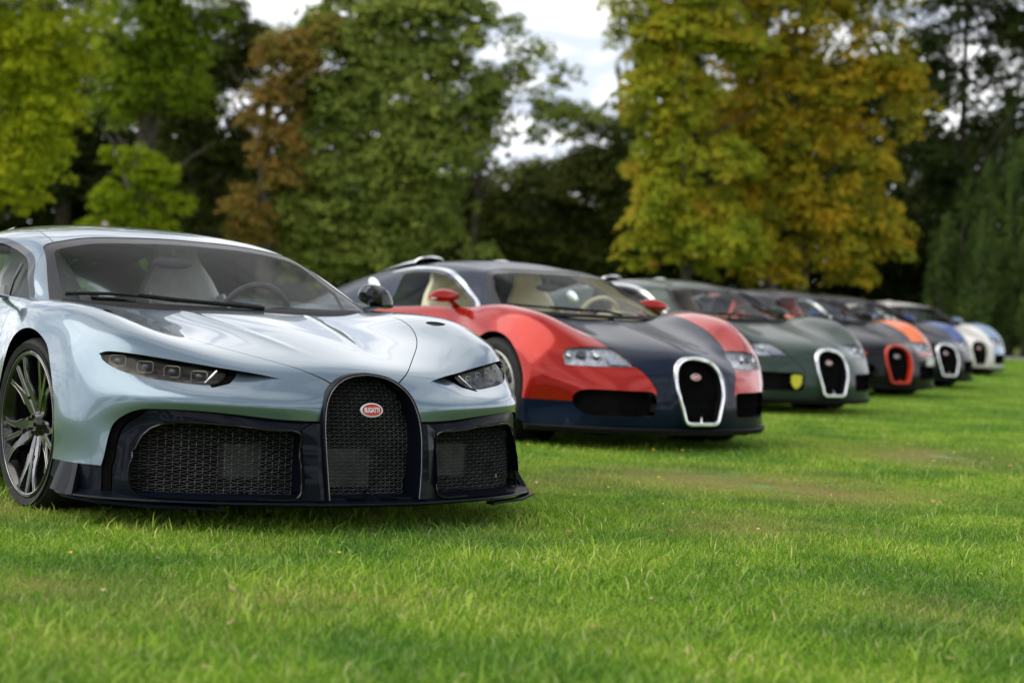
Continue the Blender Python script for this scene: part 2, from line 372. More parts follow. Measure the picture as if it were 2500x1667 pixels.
def chiron_top():
    G = [
    [(0,.09,.825),(.28,.12,.83),(.53,.22,.837),(.72,.34,.842),(.79,.40,.838),(.83,.44,.82)],
    [(0,.52,.995),(.27,.535,.99),(.50,.58,.978),(.705,.625,.962),(.775,.66,.917),(.835,.70,.82)],
    [(0,.95,1.135),(.25,.945,1.13),(.46,.91,1.11),(.635,.87,1.068),(.735,.93,.98),(.845,.97,.82)],
    [(0,1.45,1.197),(.25,1.45,1.19),(.46,1.43,1.168),(.64,1.38,1.12),(.755,1.4,1.02),(.86,1.42,.83)],
    [(0,1.95,1.18),(.25,1.95,1.17),(.45,1.95,1.14),(.62,1.95,1.075),(.755,1.95,.98),(.87,1.95,.84)],
    [(0,2.6,1.08),(.25,2.6,1.07),(.45,2.6,1.03),(.6,2.6,.97),(.75,2.6,.90),(.87,2.6,.83)],
    [(0,3.3,.92),(.25,3.3,.91),(.45,3.3,.89),(.6,3.3,.86),(.72,3.3,.82),(.82,3.3,.77)]]
    return mirror_cols(G)
# ================================================================ shared car pieces
def ax(V): return np.abs(V[:, 0])
FR = lambda V: np.stack([np.abs(V[:, 0]), V[:, 2]], 1)          # front view, folded on the centre line
TP = lambda V: np.stack([np.abs(V[:, 0]), V[:, 1]], 1)          # top view, folded
SD = lambda V: V[:, 1:3]                                         # side view
def only(cond, f):
    return lambda V: np.where(cond(V), f(V), 1.0)
def sides(p):
    """split a patch into its two sides"""
    return split(p, lambda V: V[:, 0])
STUFF = ('panel_gap', 'grille_net', 'intake_grille', 'lettering')
class Car:
    """collects (name, mesh, material key, parent name) once; then stamped out as objects"""
    def __init__(s): s.items = []
    def add(s, name, p, mk, par=None, smooth=True, label=None, rev=False):
        if p is None or (isinstance(p, Patch) and len(p.T) == 0): return None
        if isinstance(p, Patch) and np.abs(p.V[:, 0]).min() > .004 and p.V[:, 0].min() < 0 < p.V[:, 0].max() and name not in STUFF:
            l, r = sides(p); s.add(name, l, mk, par, smooth, label); return s.add(name, r, mk, par, smooth, label)
        if isinstance(p, Patch): me = mesh_of(name, p, smooth)
        elif isinstance(p, bmesh.types.BMesh):
            p.normal_update(); bmesh.ops.recalc_face_normals(p, faces=p.faces[:]) if rev is False else None
            me = bpy.data.meshes.new(name); p.to_mesh(me); p.free()
            if smooth:
                for q in me.polygons: q.use_smooth = True
                me.set_sharp_from_angle(angle=math.radians(35))
        else: me = p
        if not me.materials: me.materials.append(None)
        it = dict(name=name, me=me, mk=mk, par=par, label=label, kind='stuff' if name in STUFF else None, mw=None); s.items.append(it); return it
    def stamp(s, root, scheme, skip=()):
        made = {}
        for it in s.items:
            if it['name'] in skip or it.get('tag') in skip: continue
            o = bpy.data.objects.new(it['name'], it['me']); COL.objects.link(o)
            o.material_slots[0].link = 'OBJECT'; o.material_slots[0].material = M[scheme.get(it['mk'], it['mk'])]
            o.parent = made[id(it['par'])] if it['par'] is not None and id(it['par']) in made else root
            if it['mw'] is not None: o.matrix_basis = it['mw']
            if it['label']: o['label'] = it['label']
            if it['kind']: o['kind'] = it['kind']
            made[id(it)] = o
        return made

def wire_mesh(inside, ypos, x0, x1, z0, z1, cw, ch, r, amp=.5):
    """network of thin bars: zigzag rows joined by short uprights, laid on y = ypos(x, z)"""
    segs = []; nr = int((z1-z0)/ch)+2; nc = int((x1-x0)/cw)+3; a = amp*ch
    for k in range(nr):                                             # flattened tumbling-block pattern
        zc = z0+k*ch; off = (k % 2)*cw/2
        for i in range(nc):
            x = x0-cw+i*cw+off; l, r_, t_, b_ = (x-cw/2, zc), (x+cw/2, zc), (x, zc+a), (x, zc-a)
            segs += [(l, t_), (t_, r_), (l, b_), (b_, r_), (r_, (x+cw/2, zc-ch+a)), (b_, (x, zc-ch))]
    A = np.array([s[0] for s in segs]); B = np.array([s[1] for s in segs]); mid = (A+B)/2
    k = inside(A) & inside(B); A, B = A[k], B[k]
    def P3(Q): return np.stack([Q[:, 0], ypos(Q[:, 0], Q[:, 1]), Q[:, 1]], 1)
    a, b = P3(A), P3(B); d = b-a; d /= np.linalg.norm(d, axis=1, keepdims=True)+1e-9
    yv = np.array([0, 1., 0]); s = np.cross(d, yv); s /= np.linalg.norm(s, axis=1, keepdims=True)+1e-9
    t = np.cross(s, d); n = len(a)
    V = np.concatenate([a-t*r*1.6, a+s*r+t*r*2, a-s*r+t*r*2, b-t*r*1.6, b+s*r+t*r*2, b-s*r+t*r*2]); i = np.arange(n)
    F = []
    for q in ((0, 1, 4, 3), (1, 2, 5, 4), (2, 0, 3, 5)):
        F += [np.stack([i+q[0]*n, i+q[1]*n, i+q[2]*n], 1), np.stack([i+q[0]*n, i+q[2]*n, i+q[3]*n], 1)]
    return Patch(V, np.tile([0, -1., 0], (len(V), 1)), np.concatenate(F))

def lathe_x(prof, n=64):
    """revolve (x, r) profile about the x axis"""
    P = np.array(prof, float); a = np.linspace(0, 2*np.pi, n+1)
    G = np.stack([np.repeat(P[:, 0][:, None], n+1, 1), P[:, 1][:, None]*np.cos(a), P[:, 1][:, None]*np.sin(a)], -1)
    return from_grid(G)
def lathe_bm(prof, n=64):
    bm = bmesh.new(); rings = []
    for x, r in prof: rings.append([bm.verts.new((x, r*math.cos(2*math.pi*i/n), r*math.sin(2*math.pi*i/n))) for i in range(n)])
    for a, b in zip(rings[:-1], rings[1:]):
        for i in range(n): bm.faces.new((a[i], a[(i+1) % n], b[(i+1) % n], b[i]))
    return bm

def wheel_set(car, cx, ys, R, W, rim_r, style, steer=0.):
    """four wheels; faces at |x| = cx. tyre, rim, spokes, disc, caliper"""
    def tyre_bm():
        h = W/2; pr = [(-h*.80, rim_r-.005), (-h*.95, rim_r+.012), (-h*1.0, rim_r+.035), (-h*.97, R-.035), (-h*.90, R-.012), (-h*.78, R-.003)]
        for g in (-.5, -.17, .17, .5): pr += [(h*(g-.03), R), (h*(g-.028), R-.006), (h*(g+.028), R-.006), (h*(g+.03), R)]
        pr += [(h*.78, R-.003), (h*.90, R-.012), (h*.97, R-.035), (h*1.0, rim_r+.035), (h*.95, rim_r+.012), (h*.80, rim_r-.005)]
        bm = lathe_bm(pr, 96)
        for i in range(60):                                     # shoulder sipes
            a = 2*math.pi*i/60
            for sx in (): bm_box(bm, (sx*h*.90, (R-.016)*math.cos(a), (R-.016)*math.sin(a)), (.020, .016, .0035), Matrix.Rotation(a, 4, 'X'))
        return bm
    def rim_bm():
        h = W/2; return lathe_bm([(h*.86, rim_r-.006), (h*.93, rim_r+.004), (h*.95, rim_r), (h*.93, rim_r-.012), (h*.80, rim_r-.02), (h*.55, rim_r-.03), (-h*.4, rim_r-.04), (-h*.8, rim_r-.02), (-h*.82, rim_r)], 96)
    h = W/2
    def bar(bm, a0, r0, w0, a1, r1, w1, x0, x1, th):
        pts = []
        for a, r, wd, x in ((a0, r0, w0, x0), (a1, r1, w1, x1)):
            c, s_ = math.cos(a), math.sin(a); t = (-s_, c)
            pts.append([(x-th, r*c-t[0]*wd, r*s_-t[1]*wd), (x-th*.2, r*c-t[0]*wd, r*s_-t[1]*wd), (x, r*c-t[0]*wd*.55, r*s_-t[1]*wd*.55),
                        (x, r*c+t[0]*wd*.55, r*s_+t[1]*wd*.55), (x-th*.2, r*c+t[0]*wd, r*s_+t[1]*wd), (x-th, r*c+t[0]*wd, r*s_+t[1]*wd)])
        loft(bm, pts)
    spokes = []; edges = []
    if style == 'chiron':
        RR = [.045, .09, .135, .18, .225, .282]; OU = [.62, .535, .42, .300, .305, .365]; IN = [.0, .0, .0, .15, .215, .285]; XX = [.64, .68, .73, .80, .86, .90]
        for k in range(5):
            bm = bmesh.new(); be = bmesh.new(); a = 2*math.pi*k/5+math.pi/2+.628
            for sg in (-1, 1):
                rings = []; eo = []; ei = []
                for r, o_, n_, x in zip(RR, OU, IN, XX):
                    x *= h; q = lambda an, rr_, xx_: (xx_, rr_*math.cos(a+sg*an), rr_*math.sin(a+sg*an)); md = (o_+n_)/2; dd = (o_-n_)*.16
                    rings.append([q(n_, r, x-.038), q(n_, r, x-.006), q(n_+dd, r, x), q(o_-dd, r, x), q(o_, r, x-.006), q(o_, r, x-.038)])
                    if r > .09: eo.append(q(o_-dd*.4, r, x-.0005)); ei.append(q(n_+dd*.4, r, x-.0005))
                loft(bm, rings)
                if sg > 0: bar(bm, a, .125, .012, a, .284, .0085, h*.76, h*.90, .03); [tube(be, [(h*.765, .15*math.cos(a+w1), .15*math.sin(a+w1)), (h*.90, .280*math.cos(a+w2), .280*math.sin(a+w2))], .0018, 6, up=(1, 0, 0)) for w1, w2 in ((.06, .026), (-.06, -.026))]
                tube(be, eo, .0023, 6, up=(1, 0, 0)); tube(be, ei[1:], .0019, 6, up=(1, 0, 0))
            spokes.append(bm); edges.append(be)
    else:
        for k in range(9):
            bm = bmesh.new(); a = 2*math.pi*k/9+math.pi/2
            bar(bm, a, .05, .026, a, .17, .017, h*.70, h*.78, .03); bar(bm, a, .165, .014, a-.10, .254, .010, h*.78, h*.88, .03); bar(bm, a, .165, .014, a+.10, .254, .010, h*.78, h*.88, .03)
            spokes.append(bm)
    items = []
    def me_of(name, bm, ang=35):
        bmesh.ops.recalc_face_normals(bm, faces=bm.faces[:]); me = bpy.data.meshes.new(name); bm.to_mesh(me); bm.free(); me.materials.append(None)
        for q in me.polygons: q.use_smooth = True
        me.set_sharp_from_angle(angle=math.radians(ang)); return me
    T = me_of('tyre', tyre_bm(), 30); Rm = me_of('rim', rim_bm()); S = [me_of('spoke', b, 30) for b in spokes]; E = [me_of('spoke_edge', b) for b in edges]
    bm = bmesh.new(); bmesh.ops.create_cone(bm, cap_ends=True, segments=32, radius1=.055, radius2=.042, depth=.03, matrix=Matrix.Translation((h*.68, 0, 0)) @ Matrix.Rotation(math.pi/2, 4, 'Y'))
    for i in range(5): a = 2*math.pi*i/5; bmesh.ops.create_cone(bm, cap_ends=True, segments=8, radius1=.009, radius2=.008, depth=.02, matrix=Matrix.Translation((h*.68+.016, .033*math.cos(a), .033*math.sin(a))) @ Matrix.Rotation(math.pi/2, 4, 'Y'))
    hub = me_of('hub', bm)
    bm = bmesh.new(); tube(bm, [(h*.955, (rim_r-.004)*math.cos(t), (rim_r-.004)*math.sin(t)) for t in np.linspace(0, 2*math.pi, 80, endpoint=False)], .0022, 6, closed=True, up=(1, 0, 0)); lipm = me_of('rim_edge', bm)
    bm = bmesh.new(); bmesh.ops.create_cone(bm, cap_ends=True, segments=64, radius1=.205, radius2=.205, depth=.03, matrix=Matrix.Translation((h*.20, 0, 0)) @ Matrix.Rotation(math.pi/2, 4, 'Y')); disc = me_of('brake_disc', bm)
    bm = bmesh.new(); rings = []
    for i in range(9):
        a = math.radians(-35+70*i/8); rings.append([(x, r*math.cos(a), r*math.sin(a)) for x, r in ((h*.05, .14), (h*.05, .225), (h*.42, .228), (h*.50, .20), (h*.50, .15), (h*.42, .14))])
    loft(bm, rings); cal = me_of('brake_caliper', bm)
    for iy, y in enumerate(ys):
        for sx in (-1, 1):
            rot = Matrix.Rotation(0 if sx > 0 else math.pi, 4, 'Z') @ Matrix.Rotation(.31*(iy*2+(sx+1)), 4, 'X')
            wl = dict(name='wheel', me=T, mk='rubber', par=None, label=None, kind=None, mw=Matrix.Translation((sx*(cx-h), y, R-.006)) @ rot)
            car.items.append(wl)
            wl['name'] = 'wheel'
            for nm, me, mk in [('rim', Rm, 'wheel')]+[('spoke', q, 'wheel') for q in S]+[('spoke_edge', q, 'machined') for q in E]+[('hub', hub, 'wheel'), ('rim_edge', lipm, 'machined'), ('brake_disc', disc, 'disc'), ('brake_caliper', cal, 'caliper')]:
                car.items.append(dict(name=nm, me=me, mk=mk, par=wl, label=None, kind=None, mw=None))

def seat_bm(x, y, z, wide=.27):
    bm = bmesh.new(); rings = []
    prof = [(0, -.42, .02, 1.0, .07), (.10, -.25, -.02, 1.02, .08), (.30, .02, 0, 1.0, .09), (.36, .12, .10, 1.0, .10), (.42, .20, .28, .98, .10), (.48, .27, .48, .92, .09), (.52, .32, .62, .70, .07), (.54, .35, .72, .46, .06), (.55, .37, .80, .40, .055), (.56, .38, .85, .25, .03)]
    for _, dy, dz, ws, th in prof:
        n = 16; r = []
        for i in range(n):
            a = 2*math.pi*i/n; cxx = math.copysign(abs(math.cos(a))**.6, math.cos(a)); cyy = math.copysign(abs(math.sin(a))**.7, math.sin(a))
            r.append((x+wide*ws*cxx, y+dy+th*cyy*.75, z+dz+th*cyy*.5-(.03*abs(cxx)**3 if cyy > 0 else 0)+.035*abs(cxx)**4))
        rings.append(r)
    loft(bm, rings); return bm
def cabin(car, ycowl, zc, roofz, xw, leather, y1=1.75):
    bm = bmesh.new()                                            # tub: floor, firewall, doors, rear bulkhead
    rings = []
    for y, zt in ((ycowl+.12, zc-.09), (ycowl+.5, zc-.09), (y1-.15, zc-.07), (y1, zc-.05)):
        rings.append([bm.verts.new(p) for p in ((-xw, y, zt), (-xw+.05, y, .30), (xw-.05, y, .30), (xw, y, zt))])
    for a, b in zip(rings[:-1], rings[1:]):
        for i in range(3): bm.faces.new((a[i], a[i+1], b[i+1], b[i]))
    bm.faces.new(rings[0]); car.add('cabin_tub', bm, 'trim')
    bm = bmesh.new(); bm_box(bm, (0, y1, zc-.2), (xw*1.9, .03, .42)); car.add('rear_bulkhead', bm, 'cabin')
    bm = bmesh.new(); rings = []                                # dashboard: rolled pad across the car
    for i in range(13):
        x = -xw*.95+xw*1.9*i/12; k = 1-(abs(x)/xw)**3; y = ycowl+.20+.28*abs(x)**1.6
        rings.append([(x, y-.12, zc-.10), (x, y, zc-.045), (x, y+.14, zc-.035-.01*(1-k)), (x, y+.24, zc-.07), (x, y+.25, zc-.16), (x, y+.18, zc-.35), (x, y-.1, zc-.35)])
    loft(bm, rings); car.add('dashboard', bm, 'dash')
    bm = bmesh.new(); rings = []
    for i in range(9):
        a = math.pi*i/8; rings.append([(.38+(.16)*math.cos(a)*s, ycowl+.46+dy, zc-.06+.07*math.sin(a)*s) for dy, s in ((-.12, .9), (-.12, 1), (.04, 1.05), (.04, .9))])
    loft(bm, rings); car.add('instrument_hood', bm, 'dash')
    bm = bmesh.new(); c = Vector((.38, ycowl+.66, zc-.05)); rot = Matrix.Rotation(math.radians(22), 4, 'X'); pts = []
    for i in range(40): a = 2*math.pi*i/40; pts.append(c+rot @ Vector((.175*math.cos(a), 0, .165*math.sin(a))))
    tube(bm, pts, .0155, 8, closed=True); it = car.add('steering_wheel', bm, 'dash')
    bm = bmesh.new()
    for a in (0, math.pi, -math.pi/2):
        p = c+rot @ Vector((.165*math.cos(a), 0, .155*math.sin(a))); tube(bm, [c, p], .014, 6, up=(0, .3, 1))
    bm_ell(bm, c, (.055, .03, .05)); car.add('steering_hub', bm, 'cabin', it)
    for sx in (-1, 1):
        it = car.add('seat', seat_bm(sx*.37, ycowl+1.18, .30), 'leather')
        for s2 in (-1, 1):
            bm = bmesh.new(); tube(bm, [(sx*.37+s2*.225, ycowl+1.2, .40), (sx*.37+s2*.26, ycowl+1.29, .62), (sx*.37+s2*.20, ycowl+1.42, .88)], [.05, .045, .025], 8)
            car.add('side_bolster', bm, 'leather', it)
    bm = bmesh.new(); bm_box(bm, (0, ycowl+.95, .42), (.14, .95, .22)); car.add('centre_console', bm, 'trim')
    bm = bmesh.new(); rings = []
    bm_ell(bm, (0, 0, 0), (.10, .014, .028)); bm_box(bm, (0, .0, .045), (.018, .016, .05))
    it = car.add('rear_view_mirror', bm, 'cabin'); it['mw'] = Matrix.Translation((0, ycowl+.76, roofz-.175))

def emblem(car, y, z, s, tilt, label=None):
    bm = bmesh.new(); n = 40
    def ring(a, b, yy): return [bm.verts.new((a*math.cos(2*math.pi*i/n), yy, b*math.sin(2*math.pi*i/n))) for i in range(n)]
    r0, r1, r2, r3 = ring(.0325*s, .0185*s, .004), ring(.0325*s, .0185*s, -.003), ring(.029*s, .0155*s, -.0045), ring(.029*s, .0155*s, -.003)
    for a, b in ((r0, r1), (r1, r2), (r2, r3)):
        for i in range(n): bm.faces.new((a[i], a[(i+1) % n], b[(i+1) % n], b[i]))
    bm.faces.new(r0); rim = car.add('emblem', bm, 'white'); rim['mw'] = Matrix.Translation((0, y, z)) @ Matrix.Rotation(tilt, 4, 'X')
    bm = bmesh.new(); v = [bm.verts.new((.029*s*math.cos(2*math.pi*i/n), -.0034, .0155*s*math.sin(2*math.pi*i/n))) for i in range(n)]; bm.faces.new(v)
    car.add('emblem_field', bm, 'badge', rim)
    cu = bpy.data.curves.new('t', 'FONT'); cu.body = 'BUGATTI'; cu.size = .0158*s; cu.align_x = 'CENTER'; cu.align_y = 'CENTER'; cu.extrude = .0006; cu.offset = .0006*s; cu.space_character = .98
    ob = bpy.data.objects.new('t', cu); COL.objects.link(ob); dg = bpy.context.evaluated_depsgraph_get(); me = bpy.data.meshes.new_from_object(ob.evaluated_get(dg)); bpy.data.objects.remove(ob)
    me.transform(Matrix.Translation((0, -.0046, -.0008*s)) @ Matrix.Rotation(math.pi/2, 4, 'X') @ Matrix.Diagonal((.70, 1.12, 1, 1))); me.materials.clear(); me.materials.append(None)
    car.items.append(dict(name='lettering', me=me, mk='white', par=rim, label=None, kind=None, mw=None))

ARCH_F, ARCH_R = (0, .35), (2.711, .355)
def wheel_arches(p, r):
    arcs = []
    for (cy, cz), rr in ((ARCH_F, r), (ARCH_R, r+.01)):
        f = only(lambda V: (ax(V) > .72), lambda V, cy=cy, cz=cz, rr=rr: np.hypot(V[:, 1]-cy, V[:, 2]-cz)-rr)
        _, p = split(p, f)
        arcs.append(strip(p, f, lambda A, n: np.stack([-np.sign(A[:, 0])*.34, 0*A[:, 0], 0*A[:, 0]], 1)))
    lips = []
    return p, join(*arcs)
def add_liners(car, p):
    f, r = split(p, lambda V: V[:, 1]-1.3); car.add('wheel_arch_liner', f, 'void'); car.add('wheel_arch_liner', r, 'void')
def under_parts(car, r):
    bm = bmesh.new(); bm_box(bm, (0, 1.25, .17), (1.25, 3.9, .14)); car.add('underbody', bm, 'void')
    for cy, cz in (ARCH_F, ARCH_R):
        for sx in (-1, 1):
            bm = bmesh.new(); bmesh.ops.create_circle(bm, cap_ends=True, segments=32, radius=r+.02, matrix=Matrix.Translation((sx*.66, cy, cz)) @ Matrix.Rotation(math.pi/2, 4, 'Y'))
            car.add('wheel_housing', bm, 'void')
# ================================================================ the silver-blue car in front
def build_chiron():
    c = Car(); G = dense(chiron_skin(), 230, 380)
    sk = from_grid(G)
    # hood creases and raised shoulders (relief in the panel itself)
    V = sk.V; x = ax(V)
    crl = [(.30, .12), (.27, -.1), (.20, -.45), (.13, -.80)]
    d = d_line(TP(V), crl, 0); m = (V[:, 2] > .6)
    side = np.sign(x-np.interp(V[:, 1], [p[1] for p in crl[::-1]], [p[0] for p in crl[::-1]]))
    h = np.where(side > 0, -.004*(1-np.exp(-(d/.05)**2)), .0)+.004*np.exp(-(d/.016)**2)
    fade = sstep(-.80, -.45, V[:, 1])*sstep(.16, .0, V[:, 1])*m*np.exp(-(d/.16)**2)
    V[:, 2] += h*fade
    G2 = V.reshape(G.shape); sk = from_grid(G2)
    sk, liner = wheel_arches(sk, .378)
    add_liners(c, liner)
    # cabin opening
    cab = curve([(-.28, .13), (0, .10), (.28, .13), (.53, .225), (.70, .335), (.775, .41), (.80, .5), (.805, .8), (.81, 1.2), (.82, 1.7), (.825, 2.2), (.81, 2.75), (.74, 3.2), (.4, 3.3), (0, 3.3)], 120)
    cab = np.concatenate([cab[cab[:, 0] >= 0], [(0, 3.3)], [(0, .10)]])
    _, sk = split(sk, only(lambda V: V[:, 2] > .66, lambda V: sd_poly(TP(V), cab)))
    # horseshoe opening
    hs = curve([(.201, .14), (.210, .25), (.215, .36), (.211, .44), (.188, .52), (.147, .568), (.085, .600), (0, .612)], 40)
    hsp = np.concatenate([hs, hs[::-1]*[-1, 1]])
    fh = only(lambda V: V[:, 1] < -.6, lambda V: sd_poly(np.stack([V[:, 0], V[:, 2]], 1), hsp))
    _, sk = split(sk, fh)
    # black lower band: sill, corners
    front = lambda V: V[:, 1] < -.28
    fl = lambda V: V[:, 2]-np.where(V[:, 1] < 0, .236, .215)
    low, sk = split(sk, fl)
    # carbon field round the front intakes
    O = np.array([(.0, .10), (.0, .43), (.211, .433), (.36, .437), (.50, .449), (.62, .459), (.72, .463), (.80, .462), (.85, .455), (.885, .43), (.907, .40), (.920, .354), (.933, .27), (.940, .236), (.945, .10)])
    O = np.concatenate([O[:2], curve(O[2:13], 60), O[13:]])
    fo = only(front, lambda V: sd_poly(FR(V), O))
    carb, sk = split(sk, fo)
    O2 = O.copy()
    lowc, lowb = split(low, only(front, lambda V: sd_poly(FR(V), O2)))
    I = curve([(.874, .22), (.862, .28), (.844, .335), (.820, .378), (.785, .400), (.74, .414), (.68, .417), (.52, .408), (.38, .396), (.305, .386), (.298, .34), (.297, .25), (.297, .17), (.31, .144), (.45, .137), (.60, .134), (.77, .135), (.84, .141), (.870, .165)], 110, True)
    fi = only(front, lambda V: sd_poly(FR(V), I))
    def blade(p, k=1.):
        """the carbon frame: tucked under the paint at its outer edge, swelling towards the intake"""
        V = p.V.copy(); di = np.maximum(sd_poly(FR(V), I), 0); do = np.maximum(-sd_poly(FR(V), O), 0)
        top = sstep(.30, .40, V[:, 2])
        h = (-.016*np.exp(-(do/.012)**2)+.020*np.exp(-(di/.022)**2)*(.08+.92*top)-.012*np.exp(-((di-.05)/.02)**2)*(1-top))*k
        V[:, 1] -= h; V[:, 0] += np.sign(V[:, 0])*0
        return Patch(V, p.N, p.T)
    fr_all = join(carb, lowc)
    _, fr = split(fr_all, fi)
    # shading normals of the displaced frame
    chn, fr = split(fr, only(lambda V: (ax(V) > .80), lambda V: -sd_poly(FR(V), O)-.030*sstep(.80, .86, ax(V))))
    c.add('frame_channel', chn.move((0, .020, 0)), 'void')
    frd = blade(fr); frd.N = vnorm(frd)
    c.add('front_frame', frd, 'carbon')
    for sgn in (1, -1):
        bm = bmesh.new(); pts = []
        for a, b in curve(I[:80], 70):
            y_ = skin_y(sk_front, a, b); k_ = .006+.022*float(sstep(.30, .40, np.array(b))); pts.append((sgn*(a+.002), y_-k_-.001, b+.002))
        tube(bm, pts, .0042, 6); c.add('frame_lip', bm, 'black')
    tun = strip(fr, fi, lambda A, n: np.stack([np.sign(A[:, 0])*np.where(ax(A) > .8, -.02, 0), .12+0*A[:, 0], np.where(A[:, 2] < .17, .02, -.015)], 1))
    tun.V[:len(tun.V)//2, 1] -= .018; c.add('intake_duct', tun, 'carbon')
    out_wall = strip(sk, fo, (0, .02, .0)); c.add('panel_return', out_wall, 'black')
    # grille nets
    ycurve = lambda X, Z: np.interp(np.abs(X), np.linspace(0, .9, 46), curve_y([(0, -1.05), (.25, -1.04), (.5, -.985), (.72, -.89), (.865, -.77), (.92, -.70)], np.linspace(0, .9, 46)))
    Iw = sd_poly
    for sx in (1, -1):
        net = wire_mesh(lambda Q: sd_poly(np.stack([np.abs(Q[:, 0]), Q[:, 1]], 1), I) < .012, lambda X, Z: ycurve(X, Z)+.055, *((.27, .90) if sx > 0 else (-.90, -.27)), .12, .44, .050, .0142, .0008, .33)
        it = c.add('intake_grille', net, 'wire', smooth=False)
        bx = bmesh.new(); rings = []
        for xx in np.linspace(.25, .88, 8):
            yy = float(ycurve(np.array([xx]), 0)[0])+.15; rings.append([(sx*xx, yy, .13), (sx*xx, yy, .43)])
        loft(bx, rings, closed=False, cap=False); c.add('intake_back', bx, 'void')
        bx = bmesh.new(); bm_box(bx, (sx*.46, -.86, .27), (.16, .04, .13)); c.add('cooler', bx, 'radiator')
    # corner band below the painted fender
    lowb_f, lowb_r = split(lowb, lambda V: V[:, 1]-0.0)
    fshift = lowb_f.shift(-.004)
    c.add('front_corner', fshift, 'carbon')
    l, r = sides(lowb_r.shift(-.004)); c.add('sill', l, 'carbon'); c.add('sill', r, 'carbon')
    # eyebrow recess and lamps
    E = np.array([(.922, .652), (.908, .660), (.885, .6635), (.776, .653), (.655, .636), (.523, .617), (.414, .602), (.325, .584), (.345, .568), (.392, .552), (.493, .525), (.625, .516), (.745, .525), (.812, .537), (.85, .554), (.886, .586), (.912, .615)])
    E = np.concatenate([curve(E[:8], 60), curve(E[8:], 50)])
    fe = only(front, lambda V: sd_poly(FR(V), E))
    rec, sk = split(sk, fe)
    tx = np.array([.32, .414, .523, .655, .776, .885, .915]); tz = np.array([.583, .602, .617, .636, .653, .6635, .655])
    bx_ = np.array([.345, .392, .493, .625, .745, .812, .85, .886, .915]); bz = np.array([.568, .552, .525, .516, .525, .537, .554, .586, .63])
    def recd(V):
        X = ax(V); t = np.clip((np.interp(X, tx, tz)-V[:, 2])/np.maximum(np.interp(X, tx, tz)-np.interp(X, bx_, bz), .01), 0, 1)
        return .060*sstep(.325, .47, X)*(.45+.55*sstep(.90, .80, X))*sstep(.93, .905, X)*(1-t)**1.6
    def recess(p):
        V = p.V.copy(); dd = recd(V); V[:, 1] += dd*.95; V[:, 0] -= np.sign(V[:, 0])*dd*.35; q = Patch(V, p.N, p.T); return q
    wall = strip(sk, fe, lambda A, n: np.stack([-np.sign(A[:, 0])*recd(A)*.35, recd(A)*.95, 0*A[:, 0]], 1)); c.add('lamp_brow', wall, 'black')  # wall under the brow, coloured black for a dark shadow line
    LN = curve([(.918, .640), (.905, .652), (.885, .657), (.777, .646), (.656, .629), (.522, .612), (.53, .585), (.585, .557), (.66, .556), (.724, .562), (.80, .572), (.871, .592), (.907, .618)], 90, True)
    fn = only(front, lambda V: sd_poly(FR(V), LN))
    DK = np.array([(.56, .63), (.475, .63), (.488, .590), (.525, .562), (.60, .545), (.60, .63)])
    lens, rec = split(rec, fn)
    recess_shade, rec = split(rec, only(front, lambda V: sd_poly(FR(V), DK)))
    rr = recess(rec); rr.N = vnorm(rr); c.add('lamp_recess', rr, 'body')
    dd_ = recess(recess_shade).move((0, .004, 0)); c.add('lamp_recess_shade', dd_, 'void')  # inner end of the recess coloured black to stand for deep shade
    for sgn, lp in zip((1, -1), sides(lens)[::-1]):
        gl = Patch(lp.V.copy(), lp.N, lp.T); k = recd(gl.V); gl.V[:, 1] += np.minimum(k, .02); gl.V[:, 0] -= sgn*np.minimum(k, .02)*.3
        it = c.add('headlight', gl, 'clear')
        hb = Patch(gl.V+np.array([-sgn*.012, .045, 0]), gl.N, gl.T); c.add('lamp_housing', hb, 'lampdark', it)
        wl = strip(gl, lambda V: np.where(boundary_mask(V, gl), 0, 1.), (-sgn*.012, .045, 0)); c.add('lamp_bezel', wl, 'black', it)
        for xx, zz in ((.868, .632), (.785, .614), (.70, .600), (.615, .586)):
            yy = skin_y(sk_front, xx, zz)
            rot = Matrix.Rotation(sgn*math.radians(38), 4, 'Z')
            bm = bmesh.new(); pr = rrect(.031, .021, .011); tube(bm, [Vector((a, 0, b)) for a, b in pr], .0022, 6, closed=True)
            q = c.add('lamp_frame', bm, 'lampring', it); q['mw'] = Matrix.Translation((sgn*xx-sgn*.008, yy+.034, zz-.004)) @ rot
            bm = bmesh.new(); bm_ell(bm, (0, 0, 0), (.017, .012, .014)); q = c.add('projector', bm, 'lamplens', it); q['mw'] = Matrix.Translation((sgn*xx-sgn*.012, yy+.044, zz-.004)) @ rot
        bm = bmesh.new(); pts = []
        for t in np.linspace(0, 1, 10):
            xx = .90-.36*t; zz = .595-.035*t; pts.append((sgn*(xx-.01), skin_y(sk_front, xx, zz)+.045, zz-.012+.0))
        tube(bm, pts, .004, 6); c.add('light_guide', bm, 'lampring', it)
        bm = bmesh.new(); tube(bm, [(sgn*.545, skin_y(sk_front, .545, .605)+.03, .607), (sgn*.60, skin_y(sk_front, .60, .56)+.03, .560)], .0035, 6); c.add('lamp_blade', bm, 'chrome', it)
    # hood and panel gaps
    hood_line = curve([(.10, -1.03), (.147, -.985), (.21, -.935), (.30, -.82), (.37, -.72), (.44, -.62), (.53, -.485), (.62, -.315), (.665, -.19), (.70, -.05), (.715, .08), (.71, .18), (.695, .28), (.68, .34)], 90)
    HP = np.concatenate([[(-1, -1.06), (.09, -1.06)], hood_line, [(.68, .5), (-1, .5)]])
    up = lambda V: (V[:, 2] > .545)
    hood, sk = split(sk, only(up, lambda V: sd_poly(TP(V), HP)+.0018))
    gap, sk = split(sk, only(up, lambda V: sd_poly(TP(V), HP)-.0018))
    gaps = [gap]
    c.add('hood', hood, 'body')
